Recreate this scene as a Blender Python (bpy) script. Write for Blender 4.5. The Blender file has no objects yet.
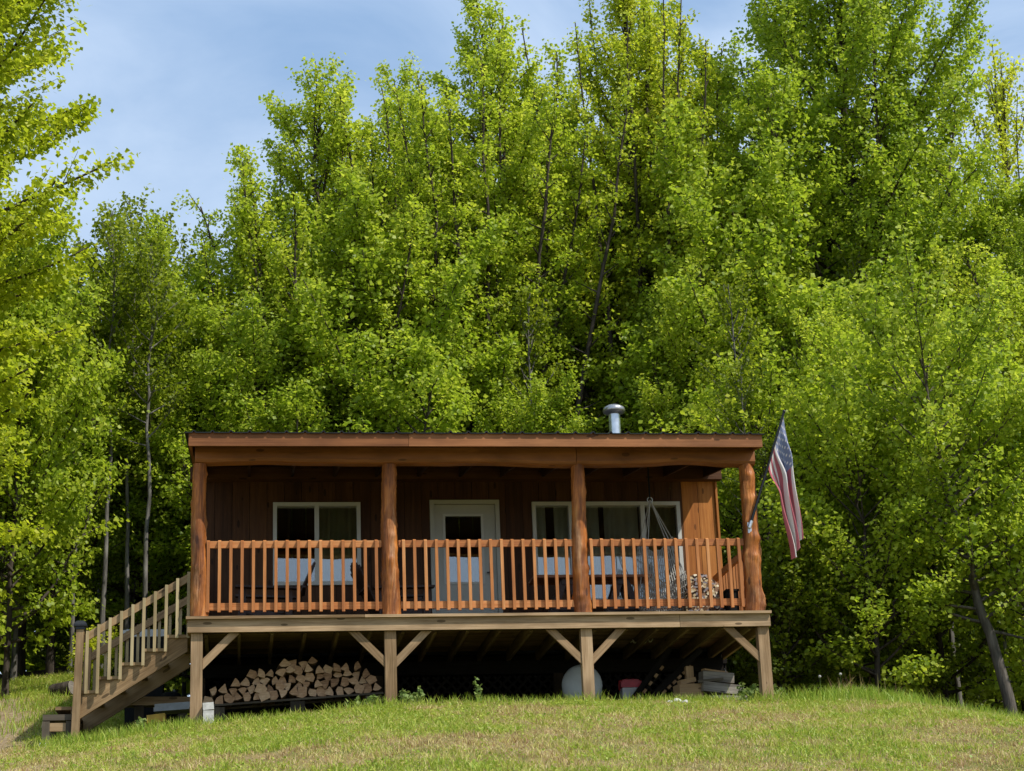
import bpy, math, random
import numpy as np
from mathutils import Vector, Matrix, Quaternion

R = math.radians
rng = np.random.default_rng(7)
random.seed(7)
scene = bpy.context.scene
col = scene.collection

# ------------------------------------------------------------------ helpers
def tag(o, label=None, cat=None, group=None, kind=None):
    if label: o['label'] = label
    if cat: o['category'] = cat
    if group: o['group'] = group
    if kind: o['kind'] = kind
    return o

def empty(name, loc=(0, 0, 0), label=None, cat=None, group=None):
    o = bpy.data.objects.new(name, None)
    o.empty_display_size = .2
    o.location = loc
    col.objects.link(o)
    return tag(o, label, cat, group)

def link(name, me, mat, parent=None):
    if mat is not None:
        me.materials.append(mat)
    o = bpy.data.objects.new(name, me)
    col.objects.link(o)
    if parent is not None:
        o.parent = parent
    return o

def copy_tree(o, parent=None):
    c = o.copy()
    col.objects.link(c)
    if parent is not None:
        c.parent = parent
        c.matrix_parent_inverse = o.matrix_parent_inverse.copy()
    for ch in [x for x in o.children]:
        copy_tree(ch, c)
    return c

def np_mesh(name, verts, faces, tint=None, uv=None, smooth=False):
    """verts (n,3), faces (m,k) with one k."""
    me = bpy.data.meshes.new(name)
    n = len(verts); m, k = faces.shape
    me.vertices.add(n)
    me.vertices.foreach_set('co', np.ascontiguousarray(verts, np.float32).ravel())
    me.loops.add(m * k)
    me.loops.foreach_set('vertex_index', np.ascontiguousarray(faces, np.int32).ravel())
    me.polygons.add(m)
    me.polygons.foreach_set('loop_start', np.arange(0, m * k, k, dtype=np.int32))
    me.polygons.foreach_set('loop_total', np.full(m, k, np.int32))
    if smooth:
        me.polygons.foreach_set('use_smooth', np.ones(m, bool))
    if tint is not None:
        a = me.attributes.new('tint', 'FLOAT', 'POINT')
        a.data.foreach_set('value', np.ascontiguousarray(tint, np.float32))
    me.update(calc_edges=True)
    return me

def hash2(ix, iy, s):
    h = np.sin(ix * 127.1 + iy * 311.7 + s * 74.7) * 43758.5453
    return h - np.floor(h)

def vnoise(x, y, s=0):
    x = np.asarray(x, float); y = np.asarray(y, float)
    ix = np.floor(x); iy = np.floor(y); fx = x - ix; fy = y - iy
    fx = fx * fx * (3 - 2 * fx); fy = fy * fy * (3 - 2 * fy)
    a = hash2(ix, iy, s); b = hash2(ix + 1, iy, s); c = hash2(ix, iy + 1, s); d = hash2(ix + 1, iy + 1, s)
    return (a * (1 - fx) + b * fx) * (1 - fy) + (c * (1 - fx) + d * fx) * fy

def fbm(x, y, s=0, o=3):
    v = 0; a = .5; t = 0
    for i in range(o):
        v = v + a * vnoise(x * 2 ** i, y * 2 ** i, s + i); t += a; a *= .5
    return v / t

class MB:
    """collects boxes, boards and tubes that become ONE mesh object"""
    def __init__(self):
        self.v = []; self.f = []; self.uv = []; self.t = []; self.sm = []
    def add(self, verts, faces, uvs, tone=None, smooth=False):
        b = len(self.v)
        tone = random.random() if tone is None else tone
        self.v += [tuple(p) for p in verts]
        self.t += [tone] * len(verts)
        for fc, u in zip(faces, uvs):
            self.f.append([b + i for i in fc]); self.uv += list(u); self.sm.append(smooth)
    def board(self, p0, p1, w, h, up=(0, 0, 1), tone=None):
        """box from p0 to p1 (centre line), w across, h along up"""
        p0 = Vector(p0); p1 = Vector(p1); d = (p1 - p0); L = d.length; d.normalize()
        up = Vector(up)
        s = d.cross(up)
        if s.length < 1e-5: s = d.cross(Vector((1, 0, 0)))
        s.normalize(); u = s.cross(d).normalized()
        vs = []
        for e in (p0, p1):
            for a, b in ((-1, -1), (1, -1), (1, 1), (-1, 1)):
                vs.append(e + s * (a * w / 2) + u * (b * h / 2))
        fs = [(0, 1, 2, 3), (7, 6, 5, 4), (0, 4, 5, 1), (1, 5, 6, 2), (2, 6, 7, 3), (3, 7, 4, 0)]
        o = random.random() * 20; q = random.random() * 20
        uvs = [[(o + 50 + .3 * i, q + .1 * j) for i, j in ((0, 0), (w, 0), (w, h), (0, h))]] * 2
        acc = 0
        for wd in (w, h, w, h):
            uvs = uvs + [[(o, q + acc), (o + L, q + acc), (o + L, q + acc + wd), (o, q + acc + wd)]]
            acc += wd
        self.add(vs, fs, uvs, tone)
        return self
    def box(self, x0, x1, y0, y1, z0, z1, tone=None):
        dx, dy, dz = x1 - x0, y1 - y0, z1 - z0
        cx, cy, cz = (x0 + x1) / 2, (y0 + y1) / 2, (z0 + z1) / 2
        if dx >= dy and dx >= dz: return self.board((x0, cy, cz), (x1, cy, cz), dy, dz, tone=tone)
        if dy >= dx and dy >= dz: return self.board((cx, y0, cz), (cx, y1, cz), dx, dz, tone=tone)
        return self.board((cx, cy, z0), (cx, cy, z1), dx, dy, up=(0, 1, 0), tone=tone)
    def tube(self, pts, rad, n=8, caps=True, tone=None, smooth=True, bump=None):
        pts = [Vector(p) for p in pts]
        if not hasattr(rad, '__len__'): rad = [rad] * len(pts)
        vs = []; L = 0; ls = []
        t0 = (pts[1] - pts[0]).normalized()
        ref = Vector((0, 0, 1)) if abs(t0.z) < .9 else Vector((1, 0, 0))
        for i, p in enumerate(pts):
            d = (pts[min(i + 1, len(pts) - 1)] - pts[max(i - 1, 0)]).normalized()
            a = d.cross(ref).normalized(); b = d.cross(a)
            if i: L += (p - pts[i - 1]).length
            ls.append(L)
            for k in range(n):
                th = 2 * math.pi * k / n
                r = rad[i] * (1 if bump is None else bump(i, k))
                vs.append(p + (a * math.cos(th) + b * math.sin(th)) * r)
        fs = []; uvs = []; o = random.random() * 20
        for i in range(len(pts) - 1):
            for k in range(n):
                k2 = (k + 1) % n
                fs.append((i * n + k, i * n + k2, (i + 1) * n + k2, (i + 1) * n + k))
                c = 2 * math.pi * rad[i] / n
                uvs.append([(o + ls[i], o + k * c), (o + ls[i], o + (k + 1) * c), (o + ls[i + 1], o + (k + 1) * c), (o + ls[i + 1], o + k * c)])
        self.add(vs, fs, uvs, tone, smooth)
        if caps:
            for i, rev in ((0, False), (len(pts) - 1, True)):
                ring = vs[i * n:(i + 1) * n]
                fc = tuple(range(n)); fc = fc[::-1] if rev else fc
                uv = [(o + 50 + math.cos(6.283 * k / n) * rad[i], o + math.sin(6.283 * k / n) * rad[i]) for k in fc]
                self.add(ring, [fc], [uv], tone if tone is not None else self.t[-1])
        return self
    def prism(self, poly, axis, a, b, tone=None):
        """poly of 2D points extruded along axis ('y': points are x,z)"""
        n = len(poly)
        def P(p, t):
            return (p[0], t, p[1]) if axis == 'y' else ((t, p[0], p[1]) if axis == 'x' else (p[0], p[1], t))
        vs = [P(p, a) for p in poly] + [P(p, b) for p in poly]
        o = random.random() * 20
        fs = [tuple(range(n)), tuple(range(2 * n - 1, n - 1, -1))]
        uvs = [[(o + p[0], o + p[1]) for p in poly], [(o + p[0], o + p[1]) for p in poly[::-1]]]
        for i in range(n):
            j = (i + 1) % n
            fs.append((i, i + n, j + n, j))
            l = math.hypot(poly[i][0] - poly[j][0], poly[i][1] - poly[j][1])
            uvs.append([(o, o), (o, o + b - a), (o + l, o + b - a), (o + l, o)])
        self.add(vs, fs, uvs, tone)
        return self
    def lathe(self, prof, c=(0, 0, 0), axis='z', n=24, tone=None, smooth=True):
        vs = []
        for r, h in prof:
            for k in range(n):
                th = 2 * math.pi * k / n
                a, b = r * math.cos(th), r * math.sin(th)
                p = (a, b, h) if axis == 'z' else ((a, h, b) if axis == 'y' else (h, a, b))
                vs.append((p[0] + c[0], p[1] + c[1], p[2] + c[2]))
        fs = []; uvs = []
        for i in range(len(prof) - 1):
            for k in range(n):
                k2 = (k + 1) % n
                fs.append((i * n + k, i * n + k2, (i + 1) * n + k2, (i + 1) * n + k))
                uvs.append([(i * .05, k / n), (i * .05, (k + 1) / n), (i * .05 + .05, (k + 1) / n), (i * .05 + .05, k / n)])
        self.add(vs, fs, uvs, tone, smooth)
        return self
    def build(self, name, mat, parent=None, origin=None):
        me = bpy.data.meshes.new(name)
        v = self.v
        if origin is not None:
            v = [(p[0] - origin[0], p[1] - origin[1], p[2] - origin[2]) for p in v]
        me.from_pydata(v, [], self.f)
        ul = me.uv_layers.new(name='UVMap')
        ul.data.foreach_set('uv', np.array(self.uv, np.float32).ravel())
        a = me.attributes.new('tone', 'FLOAT', 'POINT')
        a.data.foreach_set('value', np.array(self.t, np.float32))
        me.polygons.foreach_set('use_smooth', np.array(self.sm, bool))
        # outward normals
        import bmesh
        bm = bmesh.new(); bm.from_mesh(me)
        bmesh.ops.recalc_face_normals(bm, faces=bm.faces)
        bm.to_mesh(me); bm.free()
        me.update()
        o = link(name, me, mat, parent)
        if origin is not None:
            o.location = origin
        return o

# ------------------------------------------------------------------ materials
class NT:
    def __init__(self, name):
        self.m = bpy.data.materials.new(name); self.m.use_nodes = True
        self.t = self.m.node_tree; self.t.nodes.clear()
        self.out = self.n('ShaderNodeOutputMaterial')
    def n(self, typ, **kw):
        nd = self.t.nodes.new(typ)
        for k, v in kw.items():
            setattr(nd, k, v)
        return nd
    def l(self, a, b): self.t.links.new(a, b)
    def val(self, sock, v):
        if isinstance(v, bpy.types.NodeSocket): self.l(v, sock)
        else: sock.default_value = v
    def math(self, op, a, b=None, c=None, clamp=False):
        nd = self.n('ShaderNodeMath', operation=op); nd.use_clamp = clamp
        self.val(nd.inputs[0], a)
        if b is not None: self.val(nd.inputs[1], b)
        if c is not None: self.val(nd.inputs[2], c)
        return nd.outputs[0]
    def vmul(self, v, s):
        nd = self.n('ShaderNodeVectorMath', operation='MULTIPLY')
        self.l(v, nd.inputs[0]); self.val(nd.inputs[1], s)
        return nd.outputs[0]
    def vadd(self, v, s):
        nd = self.n('ShaderNodeVectorMath', operation='ADD')
        self.l(v, nd.inputs[0]); self.val(nd.inputs[1], s)
        return nd.outputs[0]
    def noise(self, vec, scale, detail=3, rough=.55, dist=0):
        nd = self.n('ShaderNodeTexNoise')
        self.l(vec, nd.inputs['Vector'])
        nd.inputs['Scale'].default_value = scale; nd.inputs['Detail'].default_value = detail
        nd.inputs['Roughness'].default_value = rough; nd.inputs['Distortion'].default_value = dist
        return nd.outputs['Fac']
    def ramp(self, fac, stops, interp='LINEAR'):
        nd = self.n('ShaderNodeValToRGB'); cr = nd.color_ramp; cr.interpolation = interp
        while len(cr.elements) > 1: cr.elements.remove(cr.elements[-1])
        cr.elements[0].position = stops[0][0]; cr.elements[0].color = (*stops[0][1], 1)
        for p, c in stops[1:]:
            e = cr.elements.new(p); e.color = (*c, 1)
        self.val(nd.inputs[0], fac)
        return nd.outputs[0]
    def mix(self, fac, a, b, blend='MIX'):
        nd = self.n('ShaderNodeMix', data_type='RGBA', blend_type=blend)
        self.val(nd.inputs[0], fac)
        for s, v in ((nd.inputs[6], a), (nd.inputs[7], b)):
            if isinstance(v, tuple): s.default_value = (*v, 1)
            else: self.l(v, s)
        return nd.outputs[2]
    def attr(self, name):
        nd = self.n('ShaderNodeAttribute'); nd.attribute_name = name
        return nd.outputs['Fac']
    def uv(self):
        return self.n('ShaderNodeTexCoord').outputs['UV']
    def obj(self):
        return self.n('ShaderNodeTexCoord').outputs['Object']
    def bump(self, h, strength=.3, dist=.01):
        nd = self.n('ShaderNodeBump'); nd.inputs['Strength'].default_value = strength
        nd.inputs['Distance'].default_value = dist; self.l(h, nd.inputs['Height'])
        return nd.outputs[0]
    def bsdf(self, colr, rough=.6, spec=.3, normal=None, metal=0):
        nd = self.n('ShaderNodeBsdfPrincipled')
        if isinstance(colr, tuple): nd.inputs['Base Color'].default_value = (*colr, 1)
        else: self.l(colr, nd.inputs['Base Color'])
        self.val(nd.inputs['Roughness'], rough)
        nd.inputs['Specular IOR Level'].default_value = spec
        nd.inputs['Metallic'].default_value = metal
        if normal is not None: self.l(normal, nd.inputs['Normal'])
        return nd.outputs[0]
    def done(self, sh):
        self.l(sh, self.out.inputs['Surface']); return self.m

def wood(name, dark, mid, light, grain=(2.2, 60), rough=.7, spec=.2, knots=True, blotch=.35, bump=.4, weather=None, dist=.006):
    n = NT(name)
    uv = n.uv(); tone = n.attr('tone')
    comb = n.n('ShaderNodeCombineXYZ'); n.l(n.math('MULTIPLY', tone, 37.), comb.inputs[2])
    v = n.vadd(uv, comb.outputs[0])
    g = n.noise(n.vmul(v, (grain[0], grain[1], 1)), 1, 4, .6, .6)
    g2 = n.noise(n.vmul(v, (grain[0] * .5, grain[1] * .25, 1)), 1, 2, .5, .3)
    f = n.math('ADD', n.math('MULTIPLY', g, .6), n.math('MULTIPLY', g2, .4))
    f = n.math('ADD', f, n.math('MULTIPLY', n.math('SUBTRACT', tone, .5), .24))
    c = n.ramp(f, [(.3, dark), (.5, mid), (.7, light)])
    b = n.noise(n.vmul(v, (1.7, 5, 1)), 1, 3)
    c = n.mix(n.math('MULTIPLY', n.math('SUBTRACT', .62, b, clamp=True), blotch * 5, clamp=True), c, tuple(x * .45 for x in dark))
    if weather:
        w = n.noise(n.vmul(v, (1.1, 9, 1)), 1, 5, .7)
        c = n.mix(n.math('MULTIPLY', n.math('SUBTRACT', w, .56, clamp=True), 6, clamp=True), c, weather)
    h = n.math('ADD', g, n.math('MULTIPLY', b, .4))
    if knots:
        vo = n.n('ShaderNodeTexVoronoi'); n.l(n.vmul(v, (2.3, 7, 1)), vo.inputs['Vector']); vo.inputs['Scale'].default_value = 1
        k = n.math('LESS_THAN', vo.outputs['Distance'], .13)
        c = n.mix(n.math('MULTIPLY', k, .75), c, tuple(x * .35 for x in dark))
    return n.done(n.bsdf(c, rough, spec, n.bump(h, bump, dist)))

M = {}
M['treated'] = wood('treated_lumber', (.18, .11, .05), (.37, .24, .13), (.52, .36, .21), rough=.8, blotch=.3)
M['stair'] = wood('stair_lumber', (.17, .105, .05), (.33, .215, .11), (.45, .31, .17), rough=.8)
M['picket'] = wood('stair_picket_wood', (.27, .2, .10), (.42, .32, .17), (.52, .42, .24), rough=.8, knots=False)
M['rail'] = wood('stained_rail', (.31, .105, .028), (.48, .18, .05), (.63, .29, .105), rough=.55, spec=.3, knots=False, blotch=.12)
M['fascia'] = wood('stained_fascia', (.16, .058, .019), (.26, .10, .034), (.36, .15, .058), grain=(.8, 30), rough=.6, blotch=.3)
M['log'] = wood('log_stain', (.13, .035, .008), (.47, .15, .024), (.74, .31, .075), grain=(2.6, 26), rough=.5, spec=.35, blotch=.55, bump=1.0, dist=.02, weather=(.50, .26, .12))
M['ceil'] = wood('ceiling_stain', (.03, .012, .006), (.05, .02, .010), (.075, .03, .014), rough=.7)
M['beam'] = wood('beam_stain', (.19, .066, .020), (.31, .115, .036), (.42, .165, .06), grain=(.7, 14), rough=.55, spec=.3, blotch=.35)
M['siding_lit'] = wood('sunlit_siding', (.32, .105, .022), (.46, .17, .036), (.58, .24, .06), grain=(1.4, 34), rough=.6, blotch=.25)  # sunlight on the right-end boards and corner board, painted in as lighter colour
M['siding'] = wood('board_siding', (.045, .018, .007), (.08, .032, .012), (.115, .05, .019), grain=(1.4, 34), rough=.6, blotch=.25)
M['darkwood'] = wood('dark_chair_wood', (.03, .014, .010), (.05, .024, .016), (.085, .045, .03), rough=.5, spec=.4)
M['tablewood'] = wood('table_wood', (.20, .08, .04), (.30, .13, .07), (.42, .2, .11), rough=.5)
M['graywood'] = wood('weathered_gray', (.14, .12, .098), (.26, .225, .185), (.40, .36, .30), rough=.9)
M['oldwood'] = wood('rotting_block', (.07, .055, .04), (.13, .105, .075), (.2, .165, .12), rough=.9)
M['boxwood'] = wood('orange_timber', (.27, .15, .07), (.42, .26, .13), (.55, .37, .2), rough=.85)
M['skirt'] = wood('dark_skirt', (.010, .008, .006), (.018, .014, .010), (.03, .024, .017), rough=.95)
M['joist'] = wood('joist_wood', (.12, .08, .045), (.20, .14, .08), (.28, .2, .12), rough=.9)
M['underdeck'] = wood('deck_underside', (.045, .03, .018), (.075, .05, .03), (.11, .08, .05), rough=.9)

def simple(name, c, rough=.5, spec=.4, metal=0, var=.25, sc=8, bump=.0):
    n = NT(name); v = n.obj()
    f = n.noise(v, sc, 4, .6)
    cc = n.ramp(f, [(.3, tuple(x * (1 - var) for x in c)), (.7, tuple(min(1, x * (1 + var)) for x in c))])
    nr = n.bump(f, bump, .01) if bump else None
    return n.done(n.bsdf(cc, rough, spec, nr, metal))

M['vinyl'] = simple('white_vinyl', (.56, .55, .50), .4, var=.06, sc=3)
M['doorpaint'] = simple('door_paint', (.46, .45, .39), .45, var=.08, sc=2)
M['roofmetal'] = simple('black_roof_metal', (.02, .021, .023), .45, metal=.3)
M['galv'] = simple('galvanised_pipe', (.62, .65, .68), .32, metal=.9, var=.15, sc=14)
M['capmetal'] = simple('cap_metal', (.42, .40, .40), .34, metal=.9)
M['blackplastic'] = simple('black_plastic', (.015, .016, .018), .4)
M['polemetal'] = simple('black_pole', (.012, .012, .013), .35)
M['silver'] = simple('bracket_metal', (.6, .6, .6), .35, metal=.8)
M['tank'] = simple('tank_paint', (.52, .54, .53), .45, var=.1, sc=5)
M['redplastic'] = simple('red_plastic', (.42, .025, .03), .4)
M['whiteplastic'] = simple('white_plastic', (.5, .5, .48), .45, var=.1)
M['sticker'] = simple('red_sticker', (.5, .05, .06), .5)
M['concrete'] = simple('pale_concrete', (.52, .5, .46), .9, var=.25, sc=14, bump=.4)
M['rope'] = simple('pale_rope', (.40, .38, .34), .9, var=.15, sc=40)
M['stone'] = simple('pale_stone', (.55, .54, .5), .85, var=.25, sc=12, bump=.4)
M['yellow'] = simple('yellow_board', (.40, .24, .03), .7, var=.3)
M['steel_gray'] = simple('gray_tray', (.22, .23, .24), .6, var=.2)
M['drum'] = simple('dark_drum', (.012, .012, .012), .8, spec=.1)
M['curtain_olive'] = simple('olive_curtain', (.75, .68, .50), .9, var=.15, sc=3)
M['curtain_green'] = simple('green_blind', (.36, .32, .15), .9, var=.2, sc=2)
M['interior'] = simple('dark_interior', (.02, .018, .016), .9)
M['soil'] = simple('soil', (.1, .075, .05), .95)

# split firewood: pale end grain, browner bark side
def firewood_mat():
    n = NT('split_log_wood'); v = n.obj(); tone = n.attr('tone')
    geo = n.n('ShaderNodeTexCoord'); sep = n.n('ShaderNodeSeparateXYZ'); n.l(geo.outputs['Normal'], sep.inputs[0])
    end = n.math('GREATER_THAN', n.math('ABSOLUTE', sep.outputs[1]), .8)
    oi = n.n('ShaderNodeObjectInfo')
    g = n.noise(n.vmul(v, (30, 2, 30)), 1, 4, .6)
    rings = n.noise(n.vmul(v, (14, 1, 40)), 1, 3, .6)
    ce = n.ramp(n.math('ADD', n.math('MULTIPLY', rings, .7), n.math('MULTIPLY', oi.outputs['Random'], .35)),
                [(.25, (.19, .105, .06)), (.5, (.44, .26, .15)), (.8, (.68, .47, .30))])
    cs = n.ramp(g, [(.3, (.12, .075, .045)), (.7, (.34, .22, .13))])
    c = n.mix(end, cs, ce)
    return n.done(n.bsdf(c, .85, .15, n.bump(g, .5, .01)))
M['firewood'] = firewood_mat()

def glass_mat():
    n = NT('window_glass')
    lw = n.n('ShaderNodeLayerWeight'); lw.inputs['Blend'].default_value = .42
    f = n.math('ADD', n.math('MULTIPLY', lw.outputs['Fresnel'], .9), .11, clamp=True)
    tr = n.n('ShaderNodeBsdfTransparent'); tr.inputs[0].default_value = (.88, .91, .89, 1)
    gl = n.n('ShaderNodeBsdfGlossy'); gl.inputs['Roughness'].default_value = .015
    gl.inputs[0].default_value = (.95, .97, 1, 1)
    v = n.obj(); w = n.noise(v, 2.2, 1)
    n.l(n.bump(w, .08, .02), gl.inputs['Normal'])
    mx = n.n('ShaderNodeMixShader'); n.l(f, mx.inputs[0]); n.l(tr.outputs[0], mx.inputs[1]); n.l(gl.outputs[0], mx.inputs[2])
    return n.done(mx.outputs[0])
M['glass'] = glass_mat()

def leaf_mat(name, lo, mid, hi, trans=.54, more=()):
    n = NT(name); t = n.attr('tint')
    c = n.ramp(t, sorted([(0, lo), (.5, mid), (1, hi)] + list(more)))
    b = n.bsdf(c, .45, .24)
    tl = n.n('ShaderNodeBsdfTranslucent')
    n.l(n.mix(1, c, (1.3, 1.3, .95), 'MULTIPLY'), tl.inputs[0])
    mx = n.n('ShaderNodeMixShader'); mx.inputs[0].default_value = trans
    n.l(b, mx.inputs[1]); n.l(tl.outputs[0], mx.inputs[2])
    return n.done(mx.outputs[0])
M['leaf'] = leaf_mat('maple_leaf', (.21, .305, .020), (.40, .485, .040), (.64, .66, .095))
M['leafG'] = leaf_mat('deep_green_leaf', (.17, .265, .018), (.345, .44, .036), (.58, .62, .09))
M['leafY'] = leaf_mat('young_maple_leaf', (.24, .32, .016), (.45, .51, .03), (.66, .66, .08))
M['leafR'] = leaf_mat('bronze_green_leaf', (.23, .32, .018), (.45, .515, .036), (.68, .64, .10))
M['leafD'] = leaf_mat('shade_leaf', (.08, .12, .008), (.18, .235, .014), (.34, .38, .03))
M['grass'] = leaf_mat('grass_blade', (.34, .20, .10), (.42, .46, .07), (.19, .32, .025), .3, [(.13, (.66, .53, .29)), (.26, (.58, .50, .19))])
M['weed'] = leaf_mat('weed_leaf', (.10, .16, .04), (.17, .25, .06), (.3, .36, .12), .3)

def bark_mat(name, a, b, scale=1):
    n = NT(name); v = n.obj()
    g = n.noise(n.vmul(v, (14 * scale, 14 * scale, 2.2)), 1, 5, .65)
    m = n.noise(v, 1.3, 3)
    c = n.ramp(g, [(.35, a), (.65, b)])
    c = n.mix(n.math('MULTIPLY', n.math('SUBTRACT', m, .5, clamp=True), 3, clamp=True), c, tuple(min(1, x * 1.5) for x in b))
    return n.done(n.bsdf(c, .9, .1, n.bump(g, .8, .03)))
M['bark'] = bark_mat('maple_bark', (.028, .022, .017), (.09, .073, .058))
M['greybark'] = bark_mat('grey_bark', (.05, .043, .036), (.15, .13, .11))
M['palebark'] = bark_mat('pale_bark', (.07, .064, .056), (.21, .195, .172))

# ------------------------------------------------------------------ terrain
XB = [-60, -20, -9, -5.8, -4.9, -3.55, -1.2, 1.3, 3.55, 4.7, 5.93, 6.6, 8, 12, 20, 60]
ZB = [-6, -2.2, -.82, -.35, -.24, -.08, .18, .17, .12, .15, -.10, -.26, -.54, -1.3, -2.8, -8]
XS = [-60, -9, -5.7, -4.8, -4.0, -3.6, 3.6, 5.5, 9, 60]
SS = [.27, .27, .265, .225, .10, .045, .045, .10, .14, .14]
def gz(x, y, rough=True):
    x = np.asarray(x, float); y = np.asarray(y, float)
    b = np.interp(x, XB, ZB)
    b = (b + np.interp(x - .35, XB, ZB) + np.interp(x + .35, XB, ZB)) / 3
    yf = np.minimum(y, 0)
    near = np.maximum(yf, -8)
    front = .165 * near + .0058 * near * -near + .23 * (yf - near)
    front = np.where(y < -60, np.maximum(front, -14 - .02 * (-60 - y)), front)
    k = np.clip(1 + yf / 20, .2, 1)
    s = np.interp(x, XS, SS)
    yb = np.clip(y, 0, 12)
    back = s * yb + .13 * np.clip(y - 12, 0, 60)
    z = b * k + front + back
    if rough:
        z = z + .05 * (fbm(x * .6, y * .6, 3) - .5) + .025 * (fbm(x * 2.3, y * 2.3, 9) - .5)
    return z
def g1(x, y): return float(gz(np.array([x]), np.array([y]))[0])

def path_mask(x, y):
    # bare trodden soil that comes up from the lower left towards the stair foot
    cx = np.interp(y, [-9, -5, -3, -1, .5, 3, 6, 9], [-4.9, -5.4, -5.8, -6.0, -6.0, -6.1, -6.4, -7.6])
    w = np.interp(y, [-9, -2, 0, 9], [.8, .7, .45, .5])
    return np.clip(1.15 - np.abs(x - cx) / w + (fbm(x * 2, y * 2, 21) - .5) * 1.2, 0, 1)

def axis(lo, hi, f0, f1, fine, n):
    a = np.arange(f0, f1 + 1e-6, fine)
    l = f0 - np.geomspace(.4, f0 - lo, n)[::-1]; h = f1 + np.geomspace(.4, hi - f1, n)
    return np.concatenate([l, a, h])
def make_ground():
    xs = axis(-500, 500, -11, 14, .2, 22); ys = axis(-500, 500, -12, 14, .2, 22)
    X, Y = np.meshgrid(xs, ys)
    Z = gz(X, Y)
    nx, ny = len(xs), len(ys)
    v = np.stack([X.ravel(), Y.ravel(), Z.ravel()], 1)
    i = np.arange(nx - 1); j = np.arange(ny - 1)
    I, J = np.meshgrid(i, j); a = (J * nx + I).ravel()
    f = np.stack([a, a + 1, a + nx + 1, a + nx], 1)
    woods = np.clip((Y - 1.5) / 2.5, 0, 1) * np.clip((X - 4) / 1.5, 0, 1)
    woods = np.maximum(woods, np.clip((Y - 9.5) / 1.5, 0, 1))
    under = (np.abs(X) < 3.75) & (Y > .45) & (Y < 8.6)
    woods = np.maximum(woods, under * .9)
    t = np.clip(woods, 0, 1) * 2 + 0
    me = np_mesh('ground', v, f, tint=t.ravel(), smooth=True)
    a2 = me.attributes.new('path', 'FLOAT', 'POINT'); a2.data.foreach_set('value', path_mask(X, Y).ravel().astype(np.float32))
    n = NT('ground_soil_and_turf'); p = n.obj(); w = n.attr('tint'); pa = n.attr('path')
    f1 = n.noise(p, 1.1, 4, .6); f2 = n.noise(p, 9, 4, .65); f3 = n.noise(p, 45, 3, .7)
    mixf = n.math('ADD', n.math('MULTIPLY', f1, .45), n.math('ADD', n.math('MULTIPLY', f2, .3), n.math('MULTIPLY', f3, .25)))
    turf = n.ramp(mixf, [(.36, (.06, .085, .015)), (.46, (.14, .15, .04)), (.54, (.24, .19, .09)), (.68, (.34, .26, .15))])
    soil = n.ramp(f2, [(.3, (.17, .12, .07)), (.55, (.32, .24, .15)), (.75, (.45, .36, .25))])
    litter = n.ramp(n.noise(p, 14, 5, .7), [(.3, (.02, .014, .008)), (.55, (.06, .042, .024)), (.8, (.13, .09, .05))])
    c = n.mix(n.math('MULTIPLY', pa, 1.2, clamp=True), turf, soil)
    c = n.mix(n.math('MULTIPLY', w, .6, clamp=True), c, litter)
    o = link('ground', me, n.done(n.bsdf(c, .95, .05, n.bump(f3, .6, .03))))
    tag(o, kind='structure', label='sloping rough lawn and forest floor around the cabin')
make_ground()

# ------------------------------------------------------------------ grass (stuff)
def blades(xy, h, w, tint, lean=.5, seg=False):
    n = len(xy); z = gz(xy[:, 0], xy[:, 1]) - .008
    th = rng.uniform(0, 2 * np.pi, n); ph = rng.uniform(0, 2 * np.pi, n)
    base = np.stack([xy[:, 0], xy[:, 1], z], 1)
    side = np.stack([np.cos(th), np.sin(th), np.zeros(n)], 1) * (w / 2)[:, None]
    ln = rng.uniform(0.05, lean, n) * h
    tip = base + np.stack([np.cos(ph) * ln, np.sin(ph) * ln, h], 1)
    mid = base + np.stack([np.cos(ph) * ln * .3, np.sin(ph) * ln * .3, h * .55], 1)
    v = np.stack([base - side, base + side, mid + side * .8, tip, mid - side * .8], 1).reshape(-1, 3)
    i = np.arange(n) * 5
    f = np.concatenate([np.stack([i, i + 1, i + 2], 1), np.stack([i, i + 2, i + 4], 1), np.stack([i + 4, i + 2, i + 3], 1)])
    return v, f, np.repeat(tint, 5)

def leaf_cloud(P, s, tint, outward, up=.75, spread=.75):
    """P (n,3) leaf base points; broad folded blades, two triangles each"""
    n = len(P)
    nr = rng.normal(0, spread, (n, 3)); nr[:, 2] += up; nr += outward * .45
    nr /= np.linalg.norm(nr, axis=1)[:, None]
    d = rng.normal(0, 1, (n, 3)); d[:, 2] -= .55; d += outward * .5
    d -= nr * (d * nr).sum(1)[:, None]; d /= np.linalg.norm(d, axis=1)[:, None] + 1e-9
    w = np.cross(nr, d)
    s = s[:, None]
    base = P; tip = P + d * s
    m = P + d * s * .42
    fold = nr * s * rng.uniform(.02, .2, (n, 1))
    l = m + w * s * .5 + fold; r = m - w * s * .5 + fold
    v = np.stack([base, r, tip, l], 1).reshape(-1, 3)
    i = np.arange(n) * 4
    f = np.concatenate([np.stack([i, i + 1, i + 2], 1), np.stack([i, i + 2, i + 3], 1)])
    return v, f, np.repeat(tint, 4)

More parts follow.
